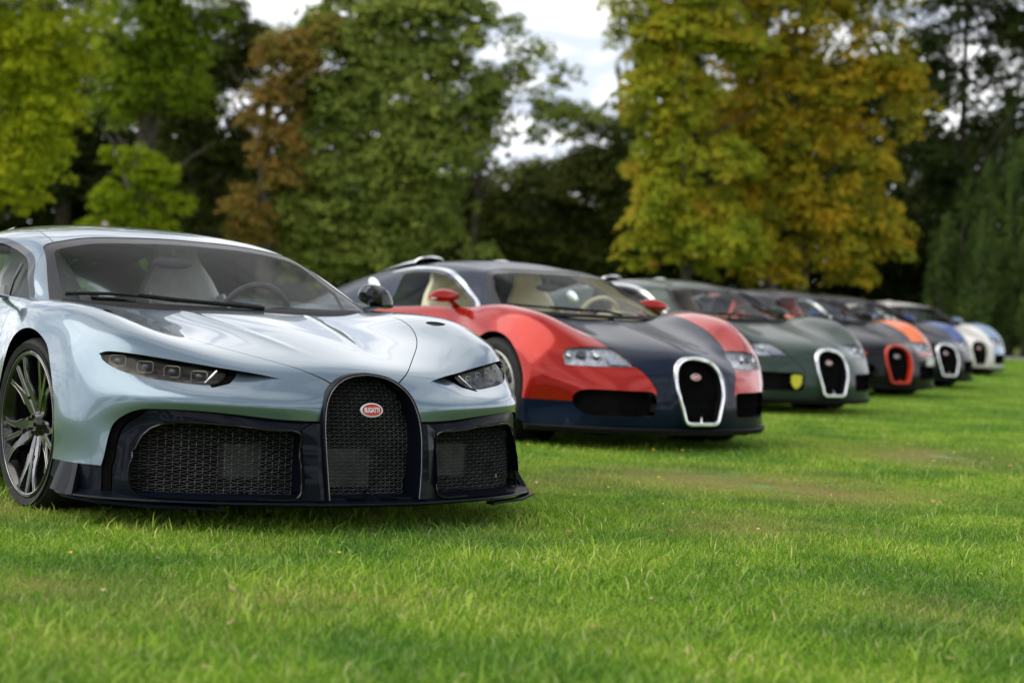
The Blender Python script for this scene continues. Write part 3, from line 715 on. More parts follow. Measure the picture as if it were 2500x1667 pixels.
    # small dark fender vents
    vt = curve([(.742, -.20), (.733, -.27), (.748, -.298), (.785, -.302), (.783, -.25), (.765, -.21)], 30, True)
    vent, sk = split(sk, only(lambda V: V[:, 2] > .6, lambda V: sd_poly(TP(V), vt)))
    for q in sides(vent.shift(-.005)): c.add('fender_vent', q, 'matte_black')
    # door and rear seams
    ddx = lambda V: V[:, 1]-np.interp(V[:, 2], [.2, .4, .6, .8, .86], [.55, .50, .47, .43, .40])
    rx = lambda V: V[:, 1]-np.interp(V[:, 2], [.2, .45, .7, .9], [1.55, 1.70, 1.85, 1.95])
    fore, aft = split(sk, lambda V: ddx(V)+.002)
    g2, aft = split(aft, lambda V: ddx(V)-.002)
    door, rear = split(aft, lambda V: rx(V)+.002)
    g3, rear = split(rear, lambda V: rx(V)-.002)
    c.add('panel_gap', join(gap, g2, g3).shift(-.007), 'void')
    for q in sides(fore): c.add('front_fender', q, 'body')
    for q in sides(door): c.add('door', q, 'body')
    c.add('rear_body', rear, 'body')
    bm = bmesh.new(); bm_box(bm, (0, 3.54, .50), (1.72, .05, .42)); c.add('tail_panel', bm, 'black')
    # horseshoe: rim, side walls, net, emblem
    def rimy(z): return np.interp(z, [.14, .25, .36, .44, .52, .57, .60, .615], [-1.088, -1.080, -1.065, -1.047, -1.022, -1.002, -.988, -.982])
    hp = [(x_, float(rimy(z_))+.004, z_) for x_, z_ in hsp]
    bm = bmesh.new(); prof = [(a*.0085, b) for a, b in ((-1, .03), (-1, -.012), (-.55, -.019), (.55, -.019), (1, -.012), (1, .03))]
    tube(bm, hp, 1.0, prof=prof); rim = c.add('horseshoe_rim', bm, 'carbon')
    bm = bmesh.new(); tube(bm, [(a*.985, b-.0195, cc-.002*abs(a)/.2) for a, b, cc in hp], .0016, 6); c.add('rim_edge', bm, 'wire', rim)
    bm = bmesh.new(); loft(bm, [[(a, b+.02, cc), (a*.93, b+.085, cc-.004)] for a, b, cc in hp], closed=False, cap=False); c.add('grille_wall', bm, 'carbon', rim)
    hsi = hsp*np.array([.965, 1])-np.array([0, .006])
    gy = lambda X, Z: np.interp(Z, [.12, .36, .52, .61], [-1.035, -1.02, -.985, -.935])+.35*X**2+.02
    net = wire_mesh(lambda Q: (sd_poly(Q, hsi) < .0) & (Q[:, 1] > .145), gy, -.23, .23, .14, .62, .041, .014, .0008, .31)
    c.add('grille_net', net, 'wire', rim, smooth=False)
    bm = bmesh.new(); bm_box(bm, (0, -.90, .36), (.42, .01, .50)); c.add('grille_back', bm, 'void', rim)
    bm = bmesh.new(); bm_box(bm, (-.06, -.92, .245), (.26, .01, .15)); c.add('radiator', bm, 'radiator', rim)
    emblem(c, -1.045, .478, 1.5, math.radians(-12))
    # carbon block left and right of the horseshoe base
    for sx in (-1, 1):
        bm = bmesh.new(); rings = []
        for z_, xo, yo in ((.135, .298, -1.060), (.17, .292, -1.062), (.22, .290, -1.056), (.32, .292, -1.046), (.40, .294, -1.040), (.425, .255, -1.050)):
            xi = .205 if z_ < .2 else .216; yi = float(rimy(z_))
            rings.append([(sx*xi, yi-.004, z_), (sx*(xi+.03), yi-.010, z_), (sx*xo, yo, z_), (sx*(xo-.004), yo+.08, z_), (sx*xi, yi+.06, z_)])
        loft(bm, rings); c.add('grille_pillar', bm, 'carbon')
    # splitter
    lip = curve([(0, -1.135), (.2, -1.122), (.38, -1.075), (.60, -1.0), (.80, -.885), (.94, -.77), (1.025, -.64), (1.05, -.545), (1.04, -.46)], 50)
    bk = curve([(0, -1.04), (.2, -1.03), (.38, -.99), (.58, -.92), (.75, -.83), (.87, -.72), (.95, -.62), (.98, -.54), (.98, -.46)], 50)
    bm = bmesh.new(); rings = []
    full = [(-a, b, -p, q) for (a, b), (p, q) in zip(lip[::-1], bk[::-1])]+[(a, b, p, q) for (a, b), (p, q) in zip(lip[1:], bk[1:])]
    for a, b, p, q in full:
        rings.append([(a, b, .121), (a*.998, b+.004, .127), ((a+p)/2, (b+q)/2, .134), (p, q, .150), (p, q+.05, .15), (p*.98, q+.1, .112), (a*.985, b+.03, .110)])
    loft(bm, rings); spl = c.add('splitter', bm, 'carbon')
    for sx in (-1, 1):                                          # canards and corner fins
        bm = bmesh.new()
        top = [(1.012, -.44, .236), (1.010, -.50, .236), (.99, -.56, .236)]; bot = [(1.045, -.42, .128), (1.052, -.545, .124), (1.035, -.62, .124)]
        rings = [[(sx*a, b, z), (sx*p, q, r_), (sx*(p-.02), q+.01, r_), (sx*(a-.02), b+.01, z)] for (a, b, z), (p, q, r_) in zip(top, bot)]
        loft(bm, rings); c.add('corner_fin', bm, 'carbon')
        bm = bmesh.new(); P0 = [(sx*.60, -1.015, .106), (sx*.63, -.985, .106), (sx*.82, -.90, .109), (sx*.99, -.73, .112), (sx*1.045, -.58, .118)]
        rings = [[(a, b-.012, z), (a, b+.05, z), (a, b+.05, z-.008), (a, b-.012, z-.008)] for a, b, z in P0]
        loft(bm, rings); c.add('lower_blade', bm, 'carbon')
    for xx in (-.045, .045):
        bm = bmesh.new(); pr = [(xx-.035, -1.10), (xx+.035, -1.10), (xx+.04, -1.03), (xx-.04, -1.03)]
        bm_box(bm, (xx*1.6, -1.075, .1385), (.075, .035, .004)); c.add('splitter_slot', bm, 'void')
    bm = bmesh.new(); loft(bm, [[(-.002, -1.118, .129), (.002, -1.118, .129)], [(-.004, -1.04, .175), (.004, -1.04, .175)], [(-.004, -1.0, .14), (.004, -1.0, .14)]], closed=False, cap=False); c.add('centre_fin', bm, 'carbon')
    # ---- greenhouse
    T = from_grid(dense(chiron_top(), 120, 200))
    W = np.array([(0, 1.139), (.08, 1.138), (.188, 1.134), (.299, 1.130), (.432, 1.118), (.53, 1.101), (.595, 1.086), (.628, 1.068), (.645, 1.045), (.672, 1.0), (.698, .958), (.735, .90), (.768, .845), (.78, .80), (0, .80)])
    W = np.concatenate([[(-1, 1.139)], curve(W[:13], 70), [(.78, .80), (-1, .80)]])
    fw = only(lambda V: (V[:, 1] < 1.25), lambda V: sd_poly(FR(V), W))
    ws, T = split(T, fw)
    gls, bd = split(ws, lambda V: sd_poly(FR(V), W)+.026+.012*sstep(1.10, .9, V[:, 2]))
    c.add('windscreen', gls.shift(-.003), 'glass'); c.add('windscreen_border', bd.shift(-.0025), 'border')
    Wd = curve([(.455, .83), (.50, .866), (.60, .922), (.715, .987), (.82, 1.027), (.948, 1.058), (1.15, 1.094), (1.327, 1.107), (1.55, 1.10), (1.75, 1.06), (1.90, .99), (1.99, .90), (2.0, .82)], 80)
    Wd = np.concatenate([Wd, [(1.9, .78), (.5, .78)]])
    fs = only(lambda V: ax(V) > .5, lambda V: sd_poly(SD(V), Wd))
    sw, T = split(T, fs)
    sg, tr = split(sw, lambda V: sd_poly(SD(V), Wd)+.022)
    for q in sides(sg): c.add('side_window', q.shift(-.003), 'glass')
    for q in sides(tr): c.add('window_trim', q.shift(.002), 'black')
    for sx in (-1, 1):
        bm = bmesh.new(); tube(bm, [(sx*.835, .70, .83), (sx*.80, .74, .91), (sx*.745, .79, .985)], .008, 6); c.add('window_divider', bm, 'black')
    rseam = curve([(.47, 2.6), (.475, 2.0), (.49, 1.6), (.52, 1.25), (.55, 1.05), (.572, .86)], 40)
    RP = np.concatenate([rseam, [(.57, .6), (-1, .6), (-1, 2.6)]])
    hi = lambda V: V[:, 2] > .95
    roof, T = split(T, only(hi, lambda V: sd_poly(TP(V), RP)+.0015))
    gp, T = split(T, only(hi, lambda V: sd_poly(TP(V), RP)-.0015))
    c.add('panel_gap', gp.shift(-.005), 'void')
    bk_, pil = split(T, lambda V: 1.9-V[:, 1])
    # rear window in the engine deck
    rw, bk_ = split(bk_, only(lambda V: V[:, 1] > 2.0, lambda V: sd_poly(TP(V), [(0, 2.02), (.34, 2.05), (.30, 2.55), (0, 2.6)])))
    c.add('roof', roof, 'body'); c.add('headliner', roof.shift(-.03).flip(), 'lining')
    for q in sides(pil): c.add('windscreen_pillar', q, 'body')
    c.add('engine_cover', bk_, 'body'); c.add('rear_window', rw.shift(-.004), 'glass')
    for sx in (-1, 1):
        bm = bmesh.new(); rings = []
        for t in np.linspace(0, 1, 10):
            y_ = 1.86+.9*t; ww = .12*(1-.5*t); hh = .034*(1-t)**.8; zb = 1.158-.16*t**1.5
            rings.append([(sx*.29+ww*math.cos(a), y_, zb+hh*math.sin(a)) for a in np.linspace(0, math.pi, 12)])
        loft(bm, rings, closed=False, cap=False); c.add('roof_scoop', bm, 'body')
    cabin(c, .10, .84, 1.20, .80, 'leather_grey', 1.95)
    # wiper
    def wsurf(x_, z_): return skin_y(gl_front, abs(x_), z_)
    bm = bmesh.new(); pts = []
    for t in np.linspace(0, 1, 14):
        x_ = -.70+.42*t; z_ = .868-.010*t; pts.append((x_, wsurf(x_, z_)-.012, z_+.012*math.sin(math.pi*t)))
    tube(bm, pts, .0075, 6); wp = c.add('wiper', bm, 'matte_black')
    bm = bmesh.new(); pts = [(-.46, wsurf(-.46, .87)-.018, .878), (-.28, wsurf(-.28, .85)-.02, .862), (-.0, wsurf(0, .842)-.02, .848), (.10, wsurf(.1, .84)-.02, .842)]
    tube(bm, pts, .009, 6); c.add('wiper_arm', bm, 'matte_black', wp)
    # cowl strip
    cw = curve([(0, .085), (.28, .115), (.53, .21), (.70, .32), (.77, .39)], 40); bm = bmesh.new()
    cwf = [(-a, b) for a, b in cw[::-1]]+[(a, b) for a, b in cw[1:]]
    loft(bm, [[(a, b-.045, .815), (a, b-.008, .829+.012*abs(a)), (a, b+.03, .838+.012*abs(a)), (a, b+.09, .80)] for a, b in cwf], closed=False, cap=False); c.add('cowl', bm, 'matte_black')
    # door mirrors
    for sx in (-1, 1):
        bm = bmesh.new(); rings = []
        for t, wd, ht, yy in ((0, .004, .004, .49), (.1, .052, .036, .495), (.35, .080, .056, .52), (.7, .092, .064, .57), (1, .090, .062, .60)):
            cx_ = 1.0+.02*t; yy += .15
            rings.append([(sx*(cx_+wd*math.copysign(abs(math.cos(a))**.8, math.cos(a))), yy, .893+ht*(1.25*math.sin(a) if math.sin(a) > 0 else .5*math.sin(a))-.02*math.cos(a)) for a in np.linspace(0, 2*math.pi, 20, endpoint=False)])
        loft(bm, rings); mi = c.add('door_mirror', bm, 'black')
        bm = bmesh.new(); rings = []
        for x_, y_, z_, wy, hz in ((.83, .60, .832, .05, .012), (.90, .63, .846, .045, .009), (.96, .67, .858, .055, .008), (1.04, .71, .870, .045, .007), (1.085, .74, .878, .03, .004)):
            rings.append([(sx*x_, y_+wy*math.cos(a), z_+hz*math.sin(a)) for a in np.linspace(0, 2*math.pi, 12, endpoint=False)])
        loft(bm, rings); c.add('mirror_arm', bm, 'body', mi)
    wheel_set(c, .995, (0, 2.711), .348, .285, .290, 'chiron')
    under_parts(c, .378)
    return c

def vnorm(p):
    fn = np.cross(p.V[p.T[:, 1]]-p.V[p.T[:, 0]], p.V[p.T[:, 2]]-p.V[p.T[:, 0]]); key = np.round(p.V, 6)
    _, inv = np.unique(key, axis=0, return_inverse=True); inv = inv.reshape(-1); A = np.zeros((inv.max()+1, 3))
    for k in range(3): np.add.at(A, inv[p.T[:, k]], fn)
    N_ = A[inv]; N_ /= np.linalg.norm(N_, axis=1, keepdims=True)+1e-12; return N_
def boundary_mask(V, p):
    m = np.zeros(len(V), bool); m[np.unique(boundary(p))] = True; return m
def curve_y(P, xs):
    P = np.array(P, float); return nspline(P[:, 1], P[:, 0], xs)
def skin_y(tab, x, z):
    X, Y, Z = tab; k = np.argmin((X-abs(x))**2+(Z-z)**2); return float(Y[k])
_g = dense(chiron_skin(), 160, 200).reshape(-1, 3); _g = _g[(_g[:, 1] < -.25) & (_g[:, 0] > -.01)]; sk_front = (_g[:, 0], _g[:, 1], _g[:, 2])
_g = dense(chiron_top(), 120, 120).reshape(-1, 3); _g = _g[(_g[:, 1] < 1.2) & (_g[:, 0] > -.01)]; gl_front = (_g[:, 0], _g[:, 1], _g[:, 2])
def veyron_skin():
    S = [
    [(0,-.93,.16),(.2,-.925,.16),(.42,-.87,.16),(.64,-.77,.16),(.82,-.63,.16),(.94,-.47,.16),(.985,-.38,.17),(.985,-.15,.2)],
    [(0,-.95,.27),(.2,-.945,.27),(.42,-.89,.28),(.64,-.79,.28),(.81,-.62,.28),(.935,-.46,.28),(.99,-.38,.28),(.995,-.2,.26)],
    [(0,-.93,.40),(.2,-.925,.40),(.42,-.87,.40),(.64,-.77,.40),(.805,-.63,.40),(.93,-.485,.40),(.985,-.38,.38),(1.0,-.24,.34)],
    [(0,-.90,.49),(.2,-.895,.49),(.42,-.83,.49),(.64,-.72,.49),(.80,-.60,.51),(.93,-.465,.515),(.98,-.36,.46),(1.0,-.24,.41)],
    [(0,-.865,.57),(.2,-.85,.56),(.42,-.77,.55),(.62,-.65,.59),(.78,-.54,.64),(.91,-.42,.64),(.975,-.31,.59),(1.0,-.2,.47)],
    [(0,-.80,.635),(.2,-.77,.62),(.41,-.66,.625),(.60,-.54,.682),(.76,-.43,.753),(.885,-.32,.750),(.965,-.24,.68),(1.0,-.15,.54)],
    [(0,-.60,.695),(.2,-.57,.685),(.40,-.47,.70),(.58,-.36,.762),(.74,-.27,.833),(.87,-.19,.832),(.955,-.13,.75),(1.0,-.08,.60)],
    [(0,-.28,.76),(.2,-.26,.755),(.40,-.20,.765),(.57,-.13,.81),(.74,-.07,.872),(.87,-.03,.868),(.955,0,.77),(1.0,0,.64)],
    [(0,0,.82),(.2,.01,.815),(.42,.06,.82),(.58,.10,.848),(.74,.13,.890),(.86,.14,.885),(.95,.13,.78),(.995,.10,.60)],
    [(0,.2,.855),(.25,.22,.85),(.5,.28,.858),(.66,.32,.872),(.77,.34,.888),(.86,.35,.874),(.94,.34,.76),(.985,.24,.48)],
    [(0,.55,.865),(.25,.55,.865),(.5,.55,.865),(.68,.55,.87),(.79,.55,.87),(.86,.55,.845),(.93,.53,.68),(.97,.34,.24)]]
    for y, a, b, c, d in [(1.0,(.79,.862),(.87,.83),(.935,.58),(.965,.15)),(1.6,(.79,.845),(.88,.80),(.94,.55),(.975,.15)),
                          (2.2,(.80,.855),(.91,.80),(.985,.55),(.99,.16)),(2.75,(.80,.84),(.92,.78),(.998,.6),(1.0,.2)),
                          (3.2,(.76,.79),(.89,.73),(.96,.55),(.97,.25)),(3.5,(.70,.72),(.83,.64),(.88,.5),(.88,.3))]:
        x = a[0]; z = a[1]
        S.append([(0,y,z),(x*.33,y,z),(x*.62,y,z),(x*.85,y,z),(x,y,z),(b[0],y,b[1]),(c[0],y,c[1]),(d[0],y,d[1])])
    return mirror_cols(S)
def veyron_top():
    G = [
    [(0,.03,.857),(.25,.07,.862),(.48,.18,.868),(.64,.30,.874),(.70,.36,.874),(.76,.42,.86)],
    [(0,.42,.99),(.22,.43,.985),(.42,.47,.975),(.58,.53,.977),(.675,.58,.94),(.765,.62,.855)],
    [(0,.82,1.135),(.2,.815,1.13),(.38,.80,1.115),(.525,.79,1.10),(.63,.85,1.0),(.78,.9,.85)],
    [(0,1.25,1.203),(.2,1.25,1.197),(.38,1.24,1.175),(.52,1.22,1.13),(.66,1.25,1.01),(.785,1.25,.845)],
    [(0,1.7,1.2),(.2,1.7,1.195),(.38,1.7,1.175),(.52,1.7,1.12),(.66,1.7,.98),(.785,1.7,.835)],
    [(0,2.3,1.15),(.2,2.3,1.145),(.38,2.3,1.12),(.52,2.3,1.06),(.66,2.3,.95),(.79,2.3,.83)],
    [(0,2.9,1.03),(.2,2.9,1.025),(.38,2.9,1.005),(.52,2.9,.96),(.65,2.9,.89),(.77,2.9,.81)],
    [(0,3.4,.88),(.2,3.4,.88),(.38,3.4,.86),(.5,3.4,.80),(.62,3.4,.77),(.72,3.4,.72)]]
    return mirror_cols(G)
# ================================================================ the older model, repeated down the row
def build_veyron():
    c = Car(); G = dense(veyron_skin(), 170, 280); V = G.reshape(-1, 3)
    # raised spine on the hood
    m = (V[:, 2] > .56)*sstep(-.84, -.66, V[:, 1])*sstep(.2, .05, V[:, 1]); V[:, 2] += m*.007*np.exp(-(V[:, 0]/.018)**2)
    # swelling round the horseshoe
    hsV = curve([(0, .190), (.06, .190), (.100, .192), (.126, .204), (.140, .232), (.157, .29), (.176, .35), (.188, .42), (.184, .49), (.152, .556), (.085, .596), (0, .607)], 50)
    hp = np.concatenate([hsV, hsV[::-1]*[-1, 1]])
    dd = sd_poly(np.stack([V[:, 0], V[:, 2]], 1), hp); V[:, 1] -= np.where(V[:, 1] < -.5, .018*np.exp(-(np.maximum(dd, 0)/.035)**2), 0)
    sk = from_grid(V.reshape(G.shape))
    sk, liner = wheel_arches(sk, .372); add_liners(c, liner)
    cab = curve([(-.25, .08), (0, .035), (.25, .075), (.48, .185), (.63, .30), (.70, .38), (.74, .48), (.755, .8), (.755, 1.3), (.76, 1.8), (.76, 2.3), (.74, 2.8), (.68, 3.2), (.3, 3.3), (0, 3.3)], 110)
    cab = np.concatenate([cab[cab[:, 0] >= 0], [(0, 3.3)], [(0, .035)]])
    _, sk = split(sk, only(lambda V: V[:, 2] > .7, lambda V: sd_poly(TP(V), cab)))
    front = lambda V: V[:, 1] < -.2
    _, sk = split(sk, only(front, lambda V: sd_poly(np.stack([V[:, 0], V[:, 2]], 1), hp)))
    # lower intakes
    I = curve([(.792, .335), (.782, .362), (.755, .384), (.706, .393), (.583, .393), (.40, .391), (.345, .383), (.330, .35), (.332, .29), (.338, .25), (.365, .233), (.46, .229), (.582, .228), (.70, .232), (.758, .256), (.785, .295)], 90, True)
    fi = only(front, lambda V: sd_poly(FR(V), I))
    inn, sk = split(sk, fi)
    c.add('intake_duct', strip(sk, fi, (0, .07, 0)), 'matte_black')
    c.add('intake_back', inn.move((0, .075, 0)), 'void')
    Hl = curve([(.812, .536), (.812, .575), (.805, .612), (.79, .634), (.74, .645), (.66, .654), (.561, .656), (.50, .655)], 50)
    Hl = np.concatenate([Hl, [(.462, .652)], curve([(.455, .648), (.438, .622), (.422, .590), (.407, .541)], 20), [(.50, .535), (.66, .5345)]])
    fe = only(front, lambda V: sd_poly(FR(V), Hl))
    lens, sk = split(sk, fe)
    tab = (ax(lens.V), lens.V[:, 1].copy(), lens.V[:, 2]); alltab = None
    c.add('lamp_bezel', strip(sk, fe, (0, .012, 0)), 'black')
    for sgn, lp in zip((1, -1), sides(lens)[::-1]):
        it = c.add('headlight', lp.shift(-.002), 'clear')
        c.add('lamp_housing', lp.move((-sgn*.01, .04, 0)), 'lampback', it)
        for xx, zz, rr, mk in ((.775, .590, .030, 'lampchrome'), (.700, .592, .031, 'lamplens'), (.610, .592, .037, 'lampchrome')):
            yy = skin_y(tab, xx, zz); rot = Matrix.Rotation(sgn*math.radians(32), 4, 'Z')
            bm = bmesh.new(); bmesh.ops.create_uvsphere(bm, u_segments=20, v_segments=12, radius=rr*.8, matrix=Matrix.Diagonal((1, .6, 1, 1)))
            tube(bm, [Vector((rr*math.cos(a), -.004, rr*math.sin(a))) for a in np.linspace(0, 2*math.pi, 24, endpoint=False)], .004, 6, closed=True)
            q = c.add('lamp_reflector', bm, mk, it); q['mw'] = Matrix.Translation((sgn*(xx-.006), yy+.028, zz)) @ rot
        bm = bmesh.new(); a = [(.555, .60), (.49, .60), (.425, .548), (.56, .548)]
        bm.faces.new([bm.verts.new((sgn*(p-.008), skin_y(tab, p, z)+.022, z)) for p, z in a]); c.add('lamp_panel', bm, 'lampchrome', it, smooth=False)
    # colour split: hood spear / fenders / lower body, each a panel
    tt = np.array([-.9, -.503, -.415, -.25, -.15, 0., .19, .385, .68, .965, 1.235, 1.5]); xx = np.array([.30, .32, .35, .407, .435, .47, .515, .555, .60, .64, .69, .70])
    X = lambda V: np.interp(V[:, 1]+V[:, 2], tt, xx)
    low = lambda V: V[:, 2]-.313
    lower, up = split(sk, only(lambda V: V[:, 1] < .6, lambda V: np.where(ax(V) > .5, low(V), V[:, 2]-.375)))
    g = lambda V: np.where(V[:, 1] < .42, (ax(V)-X(V))*.8, .3)
    hood, up = split(up, lambda V: g(V)+.0016)
    gap, up = split(up, lambda V: g(V)-.0016)
    gaps = [gap]
    rear_sill, lower = split(lower, lambda V: .42-V[:, 1])
    bl = lambda V: np.where(V[:, 1] < -.1, V[:, 2]-.533, 1.)       # bumper seam under the lamps
    bump, up = split(up, lambda V: np.where((V[:, 1] < -.2) & (V[:, 2] < .545), V[:, 2]-.5322, 1.))
    ddx = lambda V: V[:, 1]-np.interp(V[:, 2], [.2, .4, .6, .8, .9], [.62, .56, .52, .50, .46])
    fore, aft = split(up, lambda V: ddx(V)+.002); g2, aft = split(aft, lambda V: ddx(V)-.002)
    rx = lambda V: V[:, 1]-np.interp(V[:, 2], [.2, .45, .7, .9], [1.5, 1.62, 1.72, 1.76])
    door, rear = split(aft, lambda V: rx(V)+.002); g3, rear = split(rear, lambda V: rx(V)-.002)
    c.add('panel_gap', join(gap, g2, g3).shift(-.006), 'void')
    c.add('hood', hood, 'centre')
    for q in sides(fore): c.add('front_fender', q, 'fender')
    btop, bump = split(bump, lambda V: .508-V[:, 2])
    for q in sides(bump): c.add('front_bumper', q.shift(-.0015), 'bumper')
    for q in sides(btop): c.add('bumper_edge', q.shift(-.0015), 'bumper_top')
    for q in sides(door): c.add('door', q, 'fender')
    c.add('lower_front', lower, 'lower'); c.add('sill', rear_sill, 'lower')
    ru, rl = split(rear, lambda V: .62-V[:, 2]+.12*np.sin(np.clip((V[:, 1]-1.7)/1.6, 0, 1)*3.14))
    c.add('rear_deck_side', ru, 'roof'); c.add('rear_quarter', rl, 'fender')
    bm = bmesh.new(); bm_box(bm, (0, 3.48, .50), (1.66, .05, .40)); c.add('tail_panel', bm, 'black')
    # horseshoe surround
    yh = lambda z: np.interp(z, [.18, .27, .36, .48, .56, .61], [-.975, -.968, -.955, -.918, -.885, -.862])
    P = [(a, float(yh(b)), b) for a, b in hp[2:-2]]
    P = P[::1]
    bm = bmesh.new(); prof = [(a*.0125, b) for a, b in ((-1, .05), (-1, -.008), (-.5, -.014), (.5, -.014), (1, -.008), (1, .05))]
    tube(bm, P, 1.0, closed=True, prof=prof); rim = c.add('horseshoe_rim', bm, 'rim_metal')
    bm = bmesh.new()
    bmesh.ops.create_cone(bm, cap_ends=True, segments=6, radius1=.012, radius2=.001, depth=.045, matrix=Matrix.Translation((0, -.965, .218))); c.add('grille_spike', bm, 'rim_metal', rim)
    hpi = hp*np.array([.95, .97])+np.array([0, .012])
    gy = lambda X_, Z: yh(Z)+.055
    net = wire_mesh(lambda Q: sd_poly(Q, hpi) < 0, gy, -.2, .2, .19, .61, .030, .012, .0011, .33); c.add('grille_net', net, 'darkwire', rim, smooth=False)
    bm = bmesh.new(); bm.faces.new([bm.verts.new((a*.97, float(yh(b))+.075, b)) for a, b in hp[2:-2]]); c.add('grille_back', bm, 'void', rim)
    yc = lambda X_, Z: np.interp(np.abs(X_), np.linspace(0, .9, 46), curve_y([(0, -.93), (.2, -.925), (.42, -.87), (.64, -.77), (.81, -.62), (.92, -.48)], np.linspace(0, .9, 46)))
    for sx in (1, -1):
        net = wire_mesh(lambda Q: sd_poly(np.stack([np.abs(Q[:, 0]), Q[:, 1]], 1), I) < .004, lambda X_, Z: yc(X_, Z)+.045, *((.30, .82) if sx > 0 else (-.82, -.30)), .21, .41, .034, .013, .0012, .33)
        c.add('intake_grille', net, 'darkwire', smooth=False)['tag'] = 'intake_net'
    emblem(c, -.890, .488, 1.25, math.radians(-18))
    # chin
    lip = curve([(0, -.955), (.2, -.95), (.42, -.895), (.64, -.80), (.82, -.65), (.93, -.50), (.975, -.40)], 40); full = [(-a, b) for a, b in lip[::-1]]+[(a, b) for a, b in lip[1:]]
    bm = bmesh.new(); loft(bm, [[(a, b, .155), (a, b-.006, .150), (a*.985, b+.012, .118), (a*.965, b+.06, .112), (a*.965, b+.09, .17)] for a, b in full]); c.add('chin_spoiler', bm, 'matte_black')
    # greenhouse
    T = from_grid(dense(veyron_top(), 110, 170))
    W = np.array([(0, 1.1455), (.027, 1.1455), (.202, 1.145), (.33, 1.141), (.45, 1.131), (.505, 1.118), (.535, 1.10), (.550, 1.08), (.60, 1.02), (.629, .978), (.665, .93), (.70, .877), (.71, .84)])
    W = np.concatenate([[(-1, 1.1455)], curve(W, 60), [(-1, .84)]])
    ws, T = split(T, only(lambda V: V[:, 1] < 1.1, lambda V: sd_poly(FR(V), W)))
    gls, bd = split(ws, lambda V: sd_poly(FR(V), W)+.022); c.add('windscreen', gls.shift(-.003), 'glass'); c.add('windscreen_border', bd.shift(-.0025), 'border')
    Wd = np.array([(.56, .85), (.584, .873), (.70, .925), (.833, .966), (.95, 1.012), (1.052, 1.046), (1.16, 1.078), (1.283, 1.100), (1.40, 1.112), (1.498, 1.116), (1.691, 1.114), (1.84, 1.102)])
    Wd = np.concatenate([curve(Wd, 50), curve([(1.868, 1.09), (1.80, 1.0), (1.74, .93), (1.715, .87), (1.71, .82)], 15), [(.56, .82)]])
    sw, T = split(T, only(lambda V: ax(V) > .4, lambda V: sd_poly(SD(V), Wd)))
    # bright arc over the window
    arc = curve([(.50, .855), (.527, .876), (.65, .93), (.782, .974), (.90, 1.022), (1.001, 1.062), (1.12, 1.098), (1.238, 1.121), (1.40, 1.136), (1.60, 1.142), (1.84, 1.14), (2.1, 1.10)], 60)
    A = np.concatenate([arc, [(2.1, 1.085)], curve([(1.86, 1.112), (1.70, 1.121), (1.498, 1.123), (1.40, 1.119), (1.283, 1.107), (1.16, 1.085), (1.052, 1.053), (.95, 1.019), (.833, .972), (.70, .931), (.584, .880), (.56, .85)], 50)])
    arcp, T = split(T, only(lambda V: (ax(V) > .4) & (V[:, 1] < 2.3), lambda V: sd_poly(SD(V), A)))
    for q in sides(arcp): c.add('window_arc', q.shift(.003), 'rim_metal')
    sg, tr = split(sw, lambda V: sd_poly(SD(V), Wd)+.012)
    for q in sides(sg): c.add('side_window', q.shift(-.003), 'glass')
    for q in sides(tr): c.add('window_trim', q.shift(.001), 'black')
    roof, T = split(T, lambda V: V[:, 1]-1.88-.0*V[:, 0])
    rp, pil = split(roof, lambda V: ax(V)-np.interp(V[:, 1], [.8, 1.0, 1.3, 1.9], [.50, .49, .46, .44]))
    c.add('roof', rp, 'roof'); c.add('headliner', rp.shift(-.03).flip(), 'lining')
    for q in sides(pil): c.add('pillar_lining', split(q, lambda V: V[:, 1]-1.2)[0].shift(-.02).flip(), 'lining')
    for q in sides(pil): c.add('windscreen_pillar', q, 'roof')
    rw, T = split(T, only(lambda V: V[:, 1] > 1.9, lambda V: sd_poly(TP(V), [(0, 1.95), (.24, 1.97), (.22, 2.25), (0, 2.28)])))
    c.add('engine_cover', T, 'roof'); c.add('rear_window', rw.shift(-.004), 'glass')
    for sx in (-1, 1):                                          # polished engine intakes
        bm = bmesh.new(); rings = []
        for t in np.linspace(0, 1, 12):
            y_ = 1.90+.85*t; ww = .125*(1-.55*t**1.5); hh = .045*(1-t)**.7+.002; zb = 1.172-.13*t**1.3
            rings.append([(sx*.31+ww*math.cos(a), y_-.05*math.sin(a), zb+hh*math.sin(a)) for a in np.linspace(0, math.pi, 14)])
        loft(bm, rings, closed=False, cap=False); sn = c.add('roof_scoop', bm, 'scoop')
        bm = bmesh.new(); tube(bm, rings[0], .010, 6, up=(0, 1, 0)); c.add('scoop_rim', bm, 'scoop', sn)
        bm = bmesh.new(); bm.faces.new([bm.verts.new((a, b+.03, z)) for a, b, z in rings[0]]); c.add('scoop_mouth', bm, 'void', sn)
        bm = bmesh.new(); bm_ell(bm, (sx*.70, 2.02, .985), (.012, .10, .05), Matrix.Rotation(.5, 4, 'X')); c.add('side_vent', bm, 'scoop')
        # mirrors
        bm = bmesh.new(); rings = []
        for t in np.linspace(0, 1, 12):
            k = math.sin(math.pi*(.06+.88*t))**.55; x_ = .785+.24*t; y_ = .74-.02*t
            rings.append([(sx*x_, y_+.055*k*math.cos(a), .930+.055*k*math.sin(a)*(1 if math.sin(a) > 0 else .62)-.006*t) for a in np.linspace(0, 2*math.pi, 16, endpoint=False)])
        loft(bm, rings); mi = c.add('door_mirror', bm, 'mirror')
        bm = bmesh.new(); rings = []
